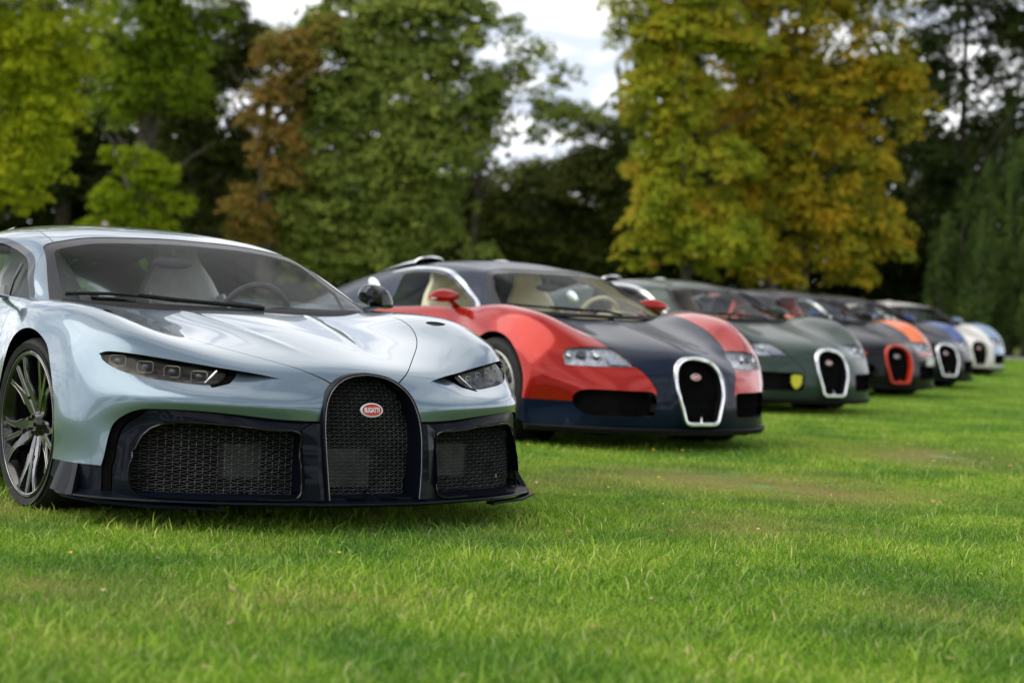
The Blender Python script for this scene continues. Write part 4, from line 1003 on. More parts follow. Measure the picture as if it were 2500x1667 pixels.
        for x_, z_, w_, h_ in ((.80, .868, .06, .010), (.82, .884, .045, .014), (.85, .905, .03, .016), (.87, .92, .03, .012)):
            rings.append([(sx*x_, .74+w_*math.cos(a), z_+h_*math.sin(a)) for a in np.linspace(0, 2*math.pi, 12, endpoint=False)])
        loft(bm, rings); c.add('mirror_arm', bm, 'mirror', mi)
        bm = bmesh.new(); bm_ell(bm, (sx*1.01, .69, .915), (.02, .012, .008)); c.add('turn_signal', bm, 'lampchrome', mi)
    cabin(c, .04, .872, 1.20, .745, 'leather', 1.75)
    tabg = dense(veyron_top(), 100, 100).reshape(-1, 3); tabg = tabg[(tabg[:, 1] < 1) & (tabg[:, 0] > -.01)]; tb = (tabg[:, 0], tabg[:, 1], tabg[:, 2])
    bm = bmesh.new(); tube(bm, [(-.66+.5*t, skin_y(tb, .66-.5*t, .90)-.012, .90-.022*t) for t in np.linspace(0, 1, 10)], .008, 6); wp = c.add('wiper', bm, 'matte_black')
    bm = bmesh.new(); tube(bm, [(-.40, skin_y(tb, .40, .885)-.02, .892), (0.0, skin_y(tb, 0, .872)-.02, .876), (.08, .02, .86)], .009, 6); c.add('wiper_arm', bm, 'matte_black', wp)
    cw = curve([(0, .03), (.25, .065), (.48, .175), (.62, .285), (.70, .37)], 36); cwf = [(-a, b) for a, b in cw[::-1]]+[(a, b) for a, b in cw[1:]]
    bm = bmesh.new(); loft(bm, [[(a, b-.01, .838), (a, b+.012, .848+.018*abs(a)), (a, b+.03, .853+.018*abs(a)), (a, b+.05, .83)] for a, b in cwf], closed=False, cap=False); c.add('cowl', bm, 'matte_black')
    wheel_set(c, .985, (0, 2.71), .345, .27, .258, 'veyron'); under_parts(c, .372)
    return c
# ================================================================ trees
def leaf_mat(name, cols, var=.9):
    """leaf colours drift over the crown in patches; some light comes through"""
    m = bpy.data.materials.new(name); m.use_nodes = True; t = m.node_tree; n = t.nodes; l = t.links; n.clear()
    c = n.new('ShaderNodeTexCoord'); a = n.new('ShaderNodeTexNoise'); a.inputs['Scale'].default_value = var; a.inputs['Detail'].default_value = 5; a.inputs['Roughness'].default_value = .75
    l.new(c.outputs['Object'], a.inputs['Vector'])
    r = n.new('ShaderNodeValToRGB'); k = len(cols); e = r.color_ramp.elements
    for i, q in enumerate(cols):
        p = .30+.40*i/(k-1)
        el = e[i] if i < 2 else e.new(p)
        el.position = p; el.color = (*q, 1)
    l.new(a.outputs[0], r.inputs[0])
    df = n.new('ShaderNodeBsdfPrincipled'); df.inputs['Roughness'].default_value = .7; df.inputs['Specular IOR Level'].default_value = .06; l.new(r.outputs[0], df.inputs['Base Color'])
    tl = n.new('ShaderNodeBsdfTranslucent'); g = n.new('ShaderNodeGamma'); g.inputs[1].default_value = .92; l.new(r.outputs[0], g.inputs[0]); l.new(g.outputs[0], tl.inputs[0])
    mx = n.new('ShaderNodeMixShader'); mx.inputs[0].default_value = .30; l.new(df.outputs[0], mx.inputs[1]); l.new(tl.outputs[0], mx.inputs[2])
    o = n.new('ShaderNodeOutputMaterial'); l.new(mx.outputs[0], o.inputs[0]); return m
M['leaf_yellowgreen'] = leaf_mat('leaf_yellow_green', [(.22, .32, .015), (.40, .46, .02), (.60, .56, .022)])
M['leaf_green'] = leaf_mat('leaf_mid_green', [(.09, .15, .012), (.20, .29, .018), (.33, .39, .02)])
M['leaf_lime'] = leaf_mat('leaf_lime', [(.17, .26, .012), (.30, .40, .016), (.42, .48, .02)])
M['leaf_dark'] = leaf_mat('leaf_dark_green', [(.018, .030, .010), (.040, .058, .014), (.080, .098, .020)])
M['leaf_rust'] = leaf_mat('leaf_rust', [(.14, .19, .03), (.30, .21, .045), (.44, .24, .06)], 1.2)
M['leaf_maple'] = leaf_mat('leaf_maple_green', [(.11, .15, .035), (.21, .27, .05), (.31, .37, .07), (.36, .33, .06)])
M['leaf_gold'] = leaf_mat('leaf_gold_olive', [(.13, .19, .02), (.28, .34, .025), (.46, .42, .03), (.60, .27, .05)], 1.0)
M['leaf_gold2'] = leaf_mat('leaf_gold_deep', [(.10, .15, .018), (.24, .26, .022), (.56, .40, .025), (.55, .28, .03)], 1.0)
M['leaf_conifer'] = leaf_mat('leaf_conifer', [(.045, .075, .024), (.09, .14, .036), (.16, .21, .045)], 1.5)
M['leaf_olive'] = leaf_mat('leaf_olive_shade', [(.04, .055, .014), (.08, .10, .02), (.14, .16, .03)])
M['bark'] = mat('bark', (.07, .055, .04), .9); noise_col(M['bark'], (.035, .028, .02), (.12, .10, .075), 6, bump=.6, bscale=20)

def leaf_quads(P, Nn, size, rg):
    """one bent, pointed leaf (two triangles folded on the midrib) per point"""
    n = len(P); a = rg.normal(size=(n, 3)); a -= (a*Nn).sum(1, keepdims=True)*Nn; a /= np.linalg.norm(a, axis=1, keepdims=True)+1e-9
    b = np.cross(Nn, a); s = (size*rg.uniform(.6, 1.25, n))[:, None]
    V = np.stack([P-a*s*.5, P+b*s*.38-Nn*s*.10+a*s*.05, P+a*s*.55-Nn*s*.12, P-b*s*.38-Nn*s*.10+a*s*.05], 1).reshape(-1, 3)
    i = np.arange(n)*4; T = np.concatenate([np.stack([i, i+1, i+2], 1), np.stack([i, i+2, i+3], 1)])
    return V, T
def crown_mesh(name, seed, lobes, nclump, cr, per, leaf, flat=.7, shell=.62, core=0):
    """lobes: (x, y, z, rx, ry, rz). clumps sit on the lobes, leaves on the clumps"""
    rg = np.random.default_rng(seed); P, Nn = [], []
    w_ = np.array([q[3]*q[5] for q in lobes]); w_ = w_/w_.sum()
    for k in range(nclump):
        q = lobes[rg.choice(len(lobes), p=w_)]; d = rg.normal(size=3); d /= np.linalg.norm(d)
        if d[1] > .35: d[1] *= -1                                   # more of the crown towards the lawn
        rad = rg.uniform(shell, 1.0)+(rg.uniform(0, .28) if rg.uniform() < .22 else 0)
        c = np.array(q[:3])+d*np.array(q[3:])*rad
        r = cr*rg.uniform(.35, 1.45); n = int(per*(r/cr)**2*rg.uniform(.7, 1.2))
        v = rg.normal(size=(n, 3)); v /= np.linalg.norm(v, axis=1, keepdims=True); v[:, 2] = np.where(v[:, 2] < -.1, -v[:, 2]*.7, v[:, 2])
        ns_ = max(5, int(9*(r/cr))); sub = rg.normal(size=(ns_, 3)); sub /= np.linalg.norm(sub, axis=1, keepdims=True); sub[:, 2] = np.where(sub[:, 2] < -.3, -sub[:, 2], sub[:, 2]); sub *= rg.uniform(.45, .95, (ns_, 1)); pk = sub[rg.integers(0, ns_, n)]
        rr = rg.uniform(.5, 1.0, n)**.5
        pos = c+(v*.40*rr[:, None]+pk*.85)*r*np.array([1, 1, flat]); pos[:, 2] -= .16*r*(np.hypot(pos[:, 0]-c[0], pos[:, 1]-c[1])/r)**2
        nn = v*.8+np.array([0, -.2, .6])+rg.normal(size=(n, 3))*.35; nn /= np.linalg.norm(nn, axis=1, keepdims=True)
        P.append(pos); Nn.append(nn)
    if core:
        for q in lobes:
            n = int(core*q[3]*q[5]); d = rg.normal(size=(n, 3)); d /= np.linalg.norm(d, axis=1, keepdims=True)
            P.append(np.array(q[:3])+d*np.array(q[3:])*rg.uniform(.3, .68, n)[:, None]); Nn.append(d)
    P = np.concatenate(P); Nn = np.concatenate(Nn); k = P[:, 2] > .15; P, Nn = P[k], Nn[k]
    V, T = leaf_quads(P, Nn, leaf, rg)
    return mesh_of(name, Patch(V, np.zeros_like(V), T), smooth=False)
def trunk_obj(name, h, r, limbs, seed, parent, lean=(0, 0)):
    rg = random.Random(seed); bm = bmesh.new()
    pts = [(lean[0]*t+.12*math.sin(3*t+seed), lean[1]*t, -.1+h*t) for t in np.linspace(0, 1, 8)]; tube(bm, pts, [r*(1.25 if i == 0 else 1-.09*i) for i in range(8)], 9, up=(0, 1, .01))
    for i in range(limbs):
        t = rg.uniform(.25, .95); a = rg.uniform(0, 6.28); L_ = rg.uniform(.15, .3)*h; b = Vector((lean[0]*t, lean[1]*t, h*t)); d = Vector((math.cos(a), math.sin(a), rg.uniform(.4, 1.1)))
        tube(bm, [b, b+d*L_*.35+Vector((0, 0, .1)), b+d*L_*.7+Vector((.2*math.sin(i), 0, .25)), b+d*L_+Vector((0, 0, .3))], [r*.26, r*.18, r*.11, r*.04], 6, up=(.3, 1, .1))
    return bmesh_obj(name, bm, M['bark'], parent, smooth=True)
def px3(px, py, D):
    """point at distance D from the camera for a place in the photograph (2500 px wide)"""
    return (px-1250)/FPX*D, D, CAMH+((HOR+ROLL*(px-1250))-py)/FPX*D
def tree(name, label, D, blobs, mkey, nclump, cr, per, leaf, seed, trunk_px, group=None, cat='tree', thick=.5, core=0, shell=.62, flat=1.0, depth=.8, limbs=7):
    """blobs: (px, py, rx_px, ry_px[, dy]) outlines of the crown's masses as they stand at distance D"""
    bx_, _, _ = px3(trunk_px, 700, D); root = empty(name, (bx_, D, 0), 0, label=label, category=cat)
    if group: root['group'] = group
    lobes = []
    for b in blobs:
        x, y, z = px3(b[0], b[1], D); rx = b[2]/FPX*D; rz = b[3]/FPX*D; dy = b[4] if len(b) > 4 else 0
        lobes.append((x-bx_, dy, z, rx, min(rx, rz)*depth+.2*abs(rx-rz), rz))
    me = crown_mesh('crown', seed, lobes, int(nclump*.62), cr*1.25, per*2.2, leaf*.80, flat=flat, shell=.80, core=core); link('crown', me, M[mkey], root)
    top = max(q[2]+q[5] for q in lobes)
    trunk_obj('trunk', top*.8, thick, limbs, seed, root)
    return root
tree('tree', 'bright yellow-green tree at the far left edge, hanging down beside the front car roof', 47,
     [(30, 40, 150, 170), (10, 260, 120, 150), (60, 150, 110, 130), (-10, 430, 110, 110), (90, 300, 70, 80), (70, 470, 50, 60), (-150, 200, 180, 300), (-60, -250, 300, 250)], 'leaf_yellowgreen', 420, .55, 130, .13, 11, -60, thick=.3, core=40)
tree('tree', 'tall mid-green tree between the yellow-green tree and the dark olive tree', 53,
     [(330, 60, 130, 130), (400, 200, 90, 110), (300, 240, 70, 80), (400, 20, 100, 90), (350, -250, 220, 240)], 'leaf_green', 380, .6, 130, .14, 12, 330, thick=.35, core=40)
tree('small_tree', 'small lime-green tree low in the dark gap above the front car', 50,
     [(310, 400, 50, 40), (285, 470, 55, 50), (370, 440, 40, 50), (340, 540, 70, 40), (250, 540, 50, 40), (400, 530, 40, 50)], 'leaf_lime', 120, .30, 120, .12, 13, 320, thick=.08)
tree('tree', 'tall dark olive tree with ragged top against sky, left of the rust-brown tree', 57,
     [(520, 130, 95, 100), (480, 300, 110, 160), (560, 270, 70, 110), (470, 480, 110, 120), (420, 360, 80, 150), (560, 480, 70, 110)], 'leaf_olive', 330, .55, 130, .14, 14, 500, thick=.3, core=25)
tree('tree', 'rust-brown autumn tree at the left side of the big maple', 50,
     [(680, 170, 60, 75), (640, 280, 55, 70), (670, 400, 55, 80), (600, 540, 55, 60), (730, 110, 50, 40)], 'leaf_rust', 230, .36, 75, .13, 15, 640, thick=.25, core=15)
tree('maple_tree', 'big green maple in the middle, its right side open to the sky', 51,
     [(800, 180, 130, 130), (980, 120, 160, 130), (1070, 90, 90, 90), (900, 330, 170, 130), (760, 400, 110, 130), (1020, 400, 160, 120), (720, 540, 60, 90), (850, 520, 160, 130), (1020, 560, 130, 90), (880, 60, 150, 70), (1120, 300, 70, 100), (1000, 250, 180, 120), (860, 640, 170, 50), (1060, 630, 120, 50), (700, 640, 70, 40)], 'leaf_maple', 760, .55, 150, .15, 16, 920, thick=.2, limbs=14, core=12)
tree('maple_tree', 'thin open maple branches reaching into the sky gap right of the big maple', 51.5,
     [(1290, 240, 100, 80), (1340, 300, 60, 60), (1250, 380, 70, 50), (1230, 150, 60, 70)], 'leaf_maple', 60, .42, 75, .14, 17, 1150, thick=.12, limbs=12)
tree('tree', 'dark green tree low under the sky gap, between the maple and the golden tree', 58,
     [(1180, 560, 120, 140), (1320, 540, 110, 120), (1440, 560, 90, 150), (1450, 380, 70, 110), (1380, 480, 70, 60)], 'leaf_olive', 300, .6, 130, .15, 18, 1350, thick=.3, core=30)
tree('golden_tree', 'large yellow and orange maple, left half of the golden mass behind the middle cars', 49,
     [(1640, 120, 140, 130), (1600, 280, 110, 120), (1680, 420, 130, 120), (1620, 520, 90, 90), (1700, 600, 150, 90), (1560, 60, 90, 100), (1600, -150, 180, 160), (1640, 640, 110, 50)], 'leaf_gold', 480, .5, 140, .14, 19, 1660, thick=.16, limbs=10, core=20)
tree('golden_tree', 'tall deep-gold maple spreading right towards the dark trees', 50.5,
     [(1900, 100, 170, 150), (2060, 130, 130, 130), (1880, 300, 160, 130), (2090, 270, 140, 100), (1980, 430, 170, 110), (1850, 560, 130, 100), (2050, 590, 120, 100), (1900, -150, 240, 170), (1780, 400, 90, 120), (1880, 650, 130, 50), (2060, 650, 110, 50)], 'leaf_gold2', 660, .52, 140, .14, 20, 1940, thick=.18, limbs=12, core=18)
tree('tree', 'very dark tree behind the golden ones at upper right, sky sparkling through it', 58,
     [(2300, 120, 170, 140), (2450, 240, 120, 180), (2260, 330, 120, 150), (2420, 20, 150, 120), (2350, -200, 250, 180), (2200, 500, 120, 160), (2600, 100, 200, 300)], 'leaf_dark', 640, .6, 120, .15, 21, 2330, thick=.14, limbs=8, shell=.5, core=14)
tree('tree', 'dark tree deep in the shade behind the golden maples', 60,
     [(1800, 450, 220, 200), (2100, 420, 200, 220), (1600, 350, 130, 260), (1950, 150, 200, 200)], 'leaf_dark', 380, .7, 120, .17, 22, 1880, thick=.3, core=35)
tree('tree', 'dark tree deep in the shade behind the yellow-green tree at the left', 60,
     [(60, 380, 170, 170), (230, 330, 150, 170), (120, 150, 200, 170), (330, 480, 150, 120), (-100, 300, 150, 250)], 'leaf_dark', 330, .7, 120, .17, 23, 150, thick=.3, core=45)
# conifers at the right
rgc = random.Random(4); k = 0
CL = ['tallest pointed conifer at the right edge of the photo', 'narrow conifer second from the right edge', 'slim conifer standing left of the two tallest ones', 'low conifer beside the dark gap right of the golden maple',
      'broad conifer behind the pale path at the right', 'conifer at the very edge of the frame', 'short blue-green conifer nearest the last car']
def conifer_mesh(h, r, seed):
    rg = np.random.default_rng(seed); P, Nn = [], []
    for q in range(int(46*h*r)):
        z = h*(1-rg.uniform(0, 1)**.75*.98); rad = r*(1-(z/h)**1.6)**.7*(.75+.35*rg.uniform()); a = rg.uniform(0, 2*np.pi); n = 60; L_ = .38*rg.uniform(.6, 1.3)
        c = np.array([rad*np.cos(a), rad*np.sin(a), z]); t = rg.uniform(0, 1, n)
        w2 = (.16*(1-t*.7))[:, None]
        P.append(c+np.stack([.12*t*np.cos(a), .12*t*np.sin(a), t*L_*1.6], 1)+rg.normal(size=(n, 3))*w2*np.array([.6, .6, .5])); v = np.array([np.cos(a), np.sin(a), .5])+rg.normal(size=(n, 3))*.5; Nn.append(v/np.linalg.norm(v, axis=1, keepdims=True))
    P = np.concatenate(P); Nn = np.concatenate(Nn); V, T = leaf_quads(P, Nn, .085, rg); return mesh_of('crown', Patch(V, np.zeros_like(V), T), smooth=False)
for (px, top, wpx, D), lb in zip([(2462, 370, 55, 55.5), (2405, 400, 50, 56), (2345, 460, 46, 56.5), (2296, 560, 40, 56), (2510, 470, 60, 55), (2560, 380, 60, 56), (2380, 590, 42, 54.6)], CL):
    x, y, h = px3(px, top, D); root = empty('conifer', (x, D, 0), 0, label=lb, category='conifer', group='conifers at the right edge'); r = wpx/FPX*D
    link('crown', conifer_mesh(h, r*1.15, 40+k), M['leaf_conifer'], root); trunk_obj('trunk', h*.9, .10, 0, k, root); k += 1
# dense hedge of dark evergreens closing the lawn
hm = []
for i in range(4):
    rg_l = [(rng.uniform(-1.2, 1.2), rng.uniform(-.5, .5), rng.uniform(.6, 3.6), 1.1, .9, 1.0) for _ in range(7)]
    hm.append(crown_mesh('crown', 60+i, rg_l, 150, .5, 130, .14, core=120, shell=.5))
hx = []
lab_h = ['leftmost', 'second', 'third', 'fourth', 'fifth', 'sixth', 'seventh', 'eighth', 'ninth', 'tenth', 'eleventh', 'twelfth', 'thirteenth', 'fourteenth', 'fifteenth', 'sixteenth']
for i in range(16):
    px = -120+i*165; D = 62.5+1.0*math.sin(i*2.1); x, y, _ = px3(px, 600, D); tall = 1.15+.18*math.sin(i*1.7)
    if 1180 < px < 1480: tall = .98
    root = empty('evergreen_shrub', (x, D, 0), (i*1.9) % 6.28 if 0 else 0, label='dark evergreen shrub in the hedge behind the lawn, %s from the left' % lab_h[i], category='shrub', group='dark evergreen hedge closing the lawn')
    root.scale = (1.05*(-1 if i % 2 else 1), 1, tall); link('crown', hm[i % 4], M['leaf_dark'], root) if i < 4 else None
    if i >= 4: o = bpy.data.objects.new('crown', hm[i % 4]); COL.objects.link(o); o.parent = root
wx = np.array([-60, 430, 520, 1150, 1200, 1470, 1520, 2200, 2300, 2700]); wh = np.array([11, 10, 5.5, 5.5, 4.6, 4.6, 10, 10, 8.5, 8])
rg_ = np.random.default_rng(5); nw = 42000; wp = rg_.uniform(-300, 2800, nw); wt = np.interp(wp+rg_.normal(0, 25, nw), wx, wh)*(1+.10*np.sin(wp*.021)+.07*np.sin(wp*.057)); wz = wt*rg_.uniform(0, 1, nw)**.9
wP = np.stack([(wp-1250)/FPX*74, 74+rg_.uniform(-1.5, 3, nw), wz], 1); wN = rg_.normal(size=(nw, 3))+np.array([0, -.8, .4]); wN /= np.linalg.norm(wN, axis=1, keepdims=True)
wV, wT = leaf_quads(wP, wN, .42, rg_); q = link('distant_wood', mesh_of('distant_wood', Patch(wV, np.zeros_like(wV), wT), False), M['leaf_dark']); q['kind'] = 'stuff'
# trees on the near side of the lawn, behind the photographer: they show in the paint
bm_ = []
for i in range(3):
    lb = [(rng.uniform(-2.6, 2.6), rng.uniform(-1, 1), rng.uniform(3.0, 8.5), 2.0, 1.6, 1.8) for _ in range(9)]
    bm_.append(crown_mesh('crown', 80+i, lb, 170, .9, 60, .30, core=14, shell=.6))
for i in range(18):
    a = math.radians(-178+i*10.4) if i < 18 else 0; R_ = 44+5*math.sin(i*2.3); x, y = R_*math.cos(a), R_*math.sin(a)-6
    root = empty('park_tree', (x, y, 0), i*.7, label='full green park tree behind the photographer, number %s round the lawn from the left' % (lab_h+['seventeenth', 'last'])[i], category='tree', group='park trees behind the photographer')
    s = .85+.3*math.sin(i*1.3)**2; root.scale = (s*1.4, s*1.4, s*1.35)
    o = bpy.data.objects.new('crown', bm_[i % 3]); COL.objects.link(o); o.parent = root
    if not bm_[i % 3].materials: bm_[i % 3].materials.append(M[('leaf_green', 'leaf_maple', 'leaf_dark')[i % 3]])
    trunk_obj('trunk', 6, .3, 4, i, root)
# pale path and a marker post
p = from_grid(np.stack(np.meshgrid(np.linspace(-60, 80, 60), np.linspace(51.3, 54.2, 5))+[np.full((5, 60), .012)], -1)); p.V[:, 1] += .35*np.sin(p.V[:, 0]*.12)
gm = mat('pale_gravel', (.42, .40, .37), .9); noise_col(gm, (.36, .34, .31), (.5, .48, .45), 30, bump=.3, bscale=200)
o = link('gravel_path', mesh_of('gravel_path', p), gm); o['kind'] = 'structure'
x, y, z = px3(245, 541, 44)
r = empty('marker_post', (x, y, 0), 0, label='thin white marker post just showing above the silver-blue car roof', category='post')
bm = bmesh.new(); bm_box(bm, (0, 0, z/2-.08), (.07, .07, z-.16)); bmesh_obj('pole', bm, M['white'], r)
bm = bmesh.new(); bm_box(bm, (0, 0, z-.10), (.11, .03, .2)); bmesh.ops.bevel(bm, geom=bm.edges[:], offset=.008, segments=1); pk = mat('pale_pink', (.55, .38, .38), .6); noise_col(pk, (.5, .34, .34), (.6, .42, .42), 20); bmesh_obj('head', bm, pk, r)
# ================================================================ place the cars
POSE = [(-1.112, 8.665, .591), (.685, 13.687, .600), (2.366, 19.170, .647), (3.937, 23.832, .543), (5.290, 27.736, .605), (7.356, 34.507, .505)]
M['disc'] = mat('brake_disc', (.25, .25, .26), .35, .9); noise_col(M['disc'], (.2,)*3, (.3,)*3, 30)
M['black_rim'] = mat('gloss_black_rim', (.010, .010, .011), .15, .3, .8); noise_col(M['black_rim'], (.008,)*3, (.014,)*3, 30)
M['lampback'] = mat('lamp_back', (.8, .8, .82), .35, .35); noise_col(M['lampback'], (.45, .47, .52), (.95, .95, .97), 26)
M['cream_dash'] = mat('cream_dash', (.55, .50, .30), .5); noise_col(M['cream_dash'], (.50, .45, .27), (.6, .54, .34), 10)
for k, col, me_, ro_ in (('red_paint', (.46, .018, .008), .4, .2), ('navy', (.002, .008, .026), .0, .3), ('green', (.045, .070, .055), .35, .3), ('black_paint', (.004, .004, .007), .0, .3),
                         ('orange', (.85, .15, .012), .1, .3), ('blue', (.0, .045, .24), .1, .3), ('white_paint', (.80, .77, .70), 0., .3), ('pale_blue', (.22, .34, .50), .4, .3), ('red_rim', (.75, .05, .015), .0, .3)):
    M[k] = paint(k, col, me_, ro_, coat=.26 if max(col) < .1 else .6)
chi = build_chiron()
r0 = empty('sports_car', (POSE[0][0], POSE[0][1], 0), POSE[0][2], label='pale silver-blue sports car in front with black horseshoe grille and carbon front', category='car', group='sports cars parked in a row on the lawn')
chi.stamp(r0, dict(body='silver_blue', wheel='black_rim', leather='leather_grey', dash='cabin', badge='red', trim='cabin', lining='cabin'))
vey = build_veyron()
base = dict(trim='cabin', lining='leather_brown', wheel='alloy', leather='leather_brown', dash='cabin', badge='red', rim_metal='chrome', scoop='chrome')
CARS = [
 (1, 'red-orange sports car with a navy blue hood and roof and cream seats', dict(fender='red_paint', centre='navy', roof='navy', lower='navy', mirror='red_paint', leather='leather_cream', dash='cream_dash', trim='leather_cream', lining='leather_cream')),
 (2, 'dark green sports car with a small yellow shield badge in its left-hand intake', dict(fender='green', centre='green', roof='green', lower='green', mirror='green')),
 (3, 'black sports car with bright orange fenders and an orange-red grille surround', dict(fender='orange', centre='black_paint', roof='black_paint', lower='black_paint', mirror='black_paint', leather='red_rim', rim_metal='red_rim', scoop='black_paint', badge='black_paint', bumper='black_paint', bumper_top='red_rim')),
 (4, 'black sports car with royal blue fenders and a bright metal grille surround', dict(fender='blue', centre='black_paint', roof='black_paint', lower='black_paint', mirror='blue', scoop='black_paint', bumper='black_paint', bumper_top='black_paint')),
 (5, 'white sports car with pale blue fenders, the farthest of the row', dict(fender='pale_blue', centre='white_paint', roof='white_paint', lower='white_paint', mirror='pale_blue', rim_metal='white_paint', scoop='white_paint'))]
for i, lab, sch in CARS:
    r = empty('sports_car', (POSE[i][0], POSE[i][1], 0), POSE[i][2], label=lab, category='car', group='sports cars parked in a row on the lawn')
    made = vey.stamp(r, {**base, 'bumper': sch['fender'], 'bumper_top': sch['fender'], **sch})
    if i == 2:                                                  # yellow shield in the intake
        sh = [(-.055, .055), (0, .062), (.055, .055), (.055, -.01), (.035, -.045), (0, -.068), (-.035, -.045), (-.055, -.01)]
        bm = bmesh.new(); f = [bm.verts.new((x, -.006, z)) for x, z in sh]; b = [bm.verts.new((x, .006, z)) for x, z in sh]
        bm.faces.new(f[::-1]); bm.faces.new(b)
        for k in range(8): bm.faces.new((f[k], f[(k+1) % 8], b[(k+1) % 8], b[k]))
        o = bmesh_obj('shield_badge', bm, M['yellow'], r); o.location = (-.40, -.885, .312); o.rotation_euler = (0, 0, -.2); o['label'] = 'yellow shield badge'
    if i == 3:                                                  # number plate and orange line
        bm = bmesh.new(); bm_box(bm, (0, 0, 0), (.36, .01, .09)); o = bmesh_obj('number_plate', bm, M['white'], r); o.location = (.60, -.80, .435); o.rotation_euler = (0, 0, .62)
# ================================================================ grass blades (one object, tufts repeated over the lawn)
def px_ground(px, py, r):
    d = CAMH*FPX/(py-(HOR+ROLL*(px-1250))); return (px-1250)/FPX*d, d, r
def grass():
    rg = np.random.default_rng(3); V, T, tint, var = [], [], [], []; nv = 0
    for k in range(4):
        n = 2500 if k < 3 else 260; R_ = .36
        rr = R_*np.sqrt(rg.uniform(0, 1, n)); a = rg.uniform(0, 2*np.pi, n); x, y = rr*np.cos(a), rr*np.sin(a)
        hgt = rg.gamma(7, 1/7., n)*(.0145 if k < 3 else .040); wd = rg.uniform(.0009, .0018, n)*(1 if k < 3 else 1.5); th = rg.uniform(0, 2*np.pi, n); le = rg.uniform(.25, 1.15, n)*hgt; la = th+rg.normal(0, .9, n)
        cs, sn = np.cos(th), np.sin(th); lx, ly = np.cos(la)*le, np.sin(la)*le
        b0 = np.stack([x-sn*wd, y+cs*wd, 0*x-.004], 1); b1 = np.stack([x+sn*wd, y-cs*wd, 0*x-.004], 1)
        m0 = np.stack([x-sn*wd*.85+lx*.35, y+cs*wd*.85+ly*.35, hgt*.58], 1); m1 = np.stack([x+sn*wd*.85+lx*.35, y-cs*wd*.85+ly*.35, hgt*.58], 1)
        tp = np.stack([x+lx, y+ly, hgt*rg.uniform(.78, 1, n)], 1)
        V.append(np.stack([b0, b1, m1, m0, tp], 1).reshape(-1, 3)); i = nv+np.arange(n)*5; nv += n*5
        T += [np.stack([i, i+1, i+2], 1), np.stack([i, i+2, i+3], 1), np.stack([i+3, i+2, i+4], 1)]
        tint.append(np.repeat(rg.uniform(0, 1, n), 5)); var.append(np.full(n*5, k))
    # places: dense near the camera, wider apart with distance
    P, S, K = [], [], []
    y = 4.3
    while y < 50.9:
        st = .23 if y < 11 else (.30 if y < 18 else (.45 if y < 30 else .8)); half = y*.262+1.2
        xs = np.arange(-half, half, st); n = len(xs)
        xx = xs+rg.uniform(-.5, .5, n)*st; yy = y+rg.uniform(-.5, .5, n)*st
        P.append(np.stack([xx, yy, 0*xx], 1)); S.append(rg.uniform(.8, 1.25, n)*(1 if y < 18 else (1.25 if y < 30 else 1.9))); K.append(rg.integers(0, 3, n)); y += st
    spots = [px_ground(*q) for q in ((100, 1440, .30), (640, 1475, .28), (60, 1252, .35), (190, 1590, .2), (1600, 1172, .6), (1740, 1180, .5), (2020, 1195, .7), (1330, 1185, .35), (980, 1470, .22), (1120, 1295, .25), (2290, 1120, .8), (1500, 1560, .15), (1850, 1290, .4), (2300, 1500, .3), (700, 1330, .25))]
    m = 900; yy = 4.4+22*rg.uniform(0, 1, m)**1.6; xx = rg.uniform(-1, 1, m)*(yy*.262+.5); P.append(np.stack([xx, yy, 0*xx], 1)); S.append(rg.uniform(.6, 1.2, m)); K.append(np.full(m, 3)); dry = np.zeros(0)
    P = np.concatenate(P); S = np.concatenate(S); K = np.concatenate(K)
    dry = np.zeros(len(P))
    for sx_, sy_, sr in spots: dd = np.hypot(P[:, 0]-sx_, (P[:, 1]-sy_)*.7); dry = np.maximum(dry, np.clip(1.25-dd/sr+.25*rg.normal(size=len(P)), 0, 1))
    S = S*(1-.55*dry)
    me = bpy.data.meshes.new('grass'); V = np.concatenate(V); T = np.concatenate(T); n1, n2 = len(V), len(P)
    me.vertices.add(n1+n2); me.vertices.foreach_set('co', np.concatenate([V, P]).astype(np.float32).ravel())
    nf = len(T); me.loops.add(nf*3); me.loops.foreach_set('vertex_index', T.astype(np.int32).ravel())
    me.polygons.add(nf); me.polygons.foreach_set('loop_start', np.arange(0, nf*3, 3, dtype=np.int32)); me.polygons.foreach_set('loop_total', np.full(nf, 3, np.int32)); me.update(calc_edges=True)
    def attr(nm, arr): a = me.attributes.new(nm, 'FLOAT', 'POINT'); a.data.foreach_set('value', arr.astype(np.float32))
    attr('tint', np.concatenate([np.concatenate(tint), np.zeros(n2)])); attr('variant', np.concatenate([np.concatenate(var), K])); attr('spot', np.concatenate([np.zeros(n1), np.ones(n2)]))
    attr('size', np.concatenate([np.ones(n1), S])); attr('dry', np.concatenate([np.zeros(n1), dry])); attr('turn', np.concatenate([np.zeros(n1), rg.uniform(0, 6.283, n2)]))
    m = bpy.data.materials.new('grass_blades'); m.use_nodes = True; t = m.node_tree; n = t.nodes; l = t.links; n.clear()
    at = n.new('ShaderNodeAttribute'); at.attribute_name = 'tint'
    r = n.new('ShaderNodeValToRGB'); e = r.color_ramp.elements; e[0].position = 0; e[0].color = (.085, .19, .015, 1); e[1].position = 1; e[1].color = (.60, .56, .28, 1)
    for p_, c_ in ((.42, (.18, .37, .028)), (.74, (.33, .50, .05)), (.90, (.46, .58, .15))): q = e.new(p_); q.color = (*c_, 1)
    l.new(at.outputs['Fac'], r.inputs[0])
    ge = n.new('ShaderNodeNewGeometry'); ns = n.new('ShaderNodeTexNoise'); ns.inputs['Scale'].default_value = 1.1; ns.inputs['Detail'].default_value = 6; ns.inputs['Roughness'].default_value = .65; l.new(ge.outputs['Position'], ns.inputs['Vector'])
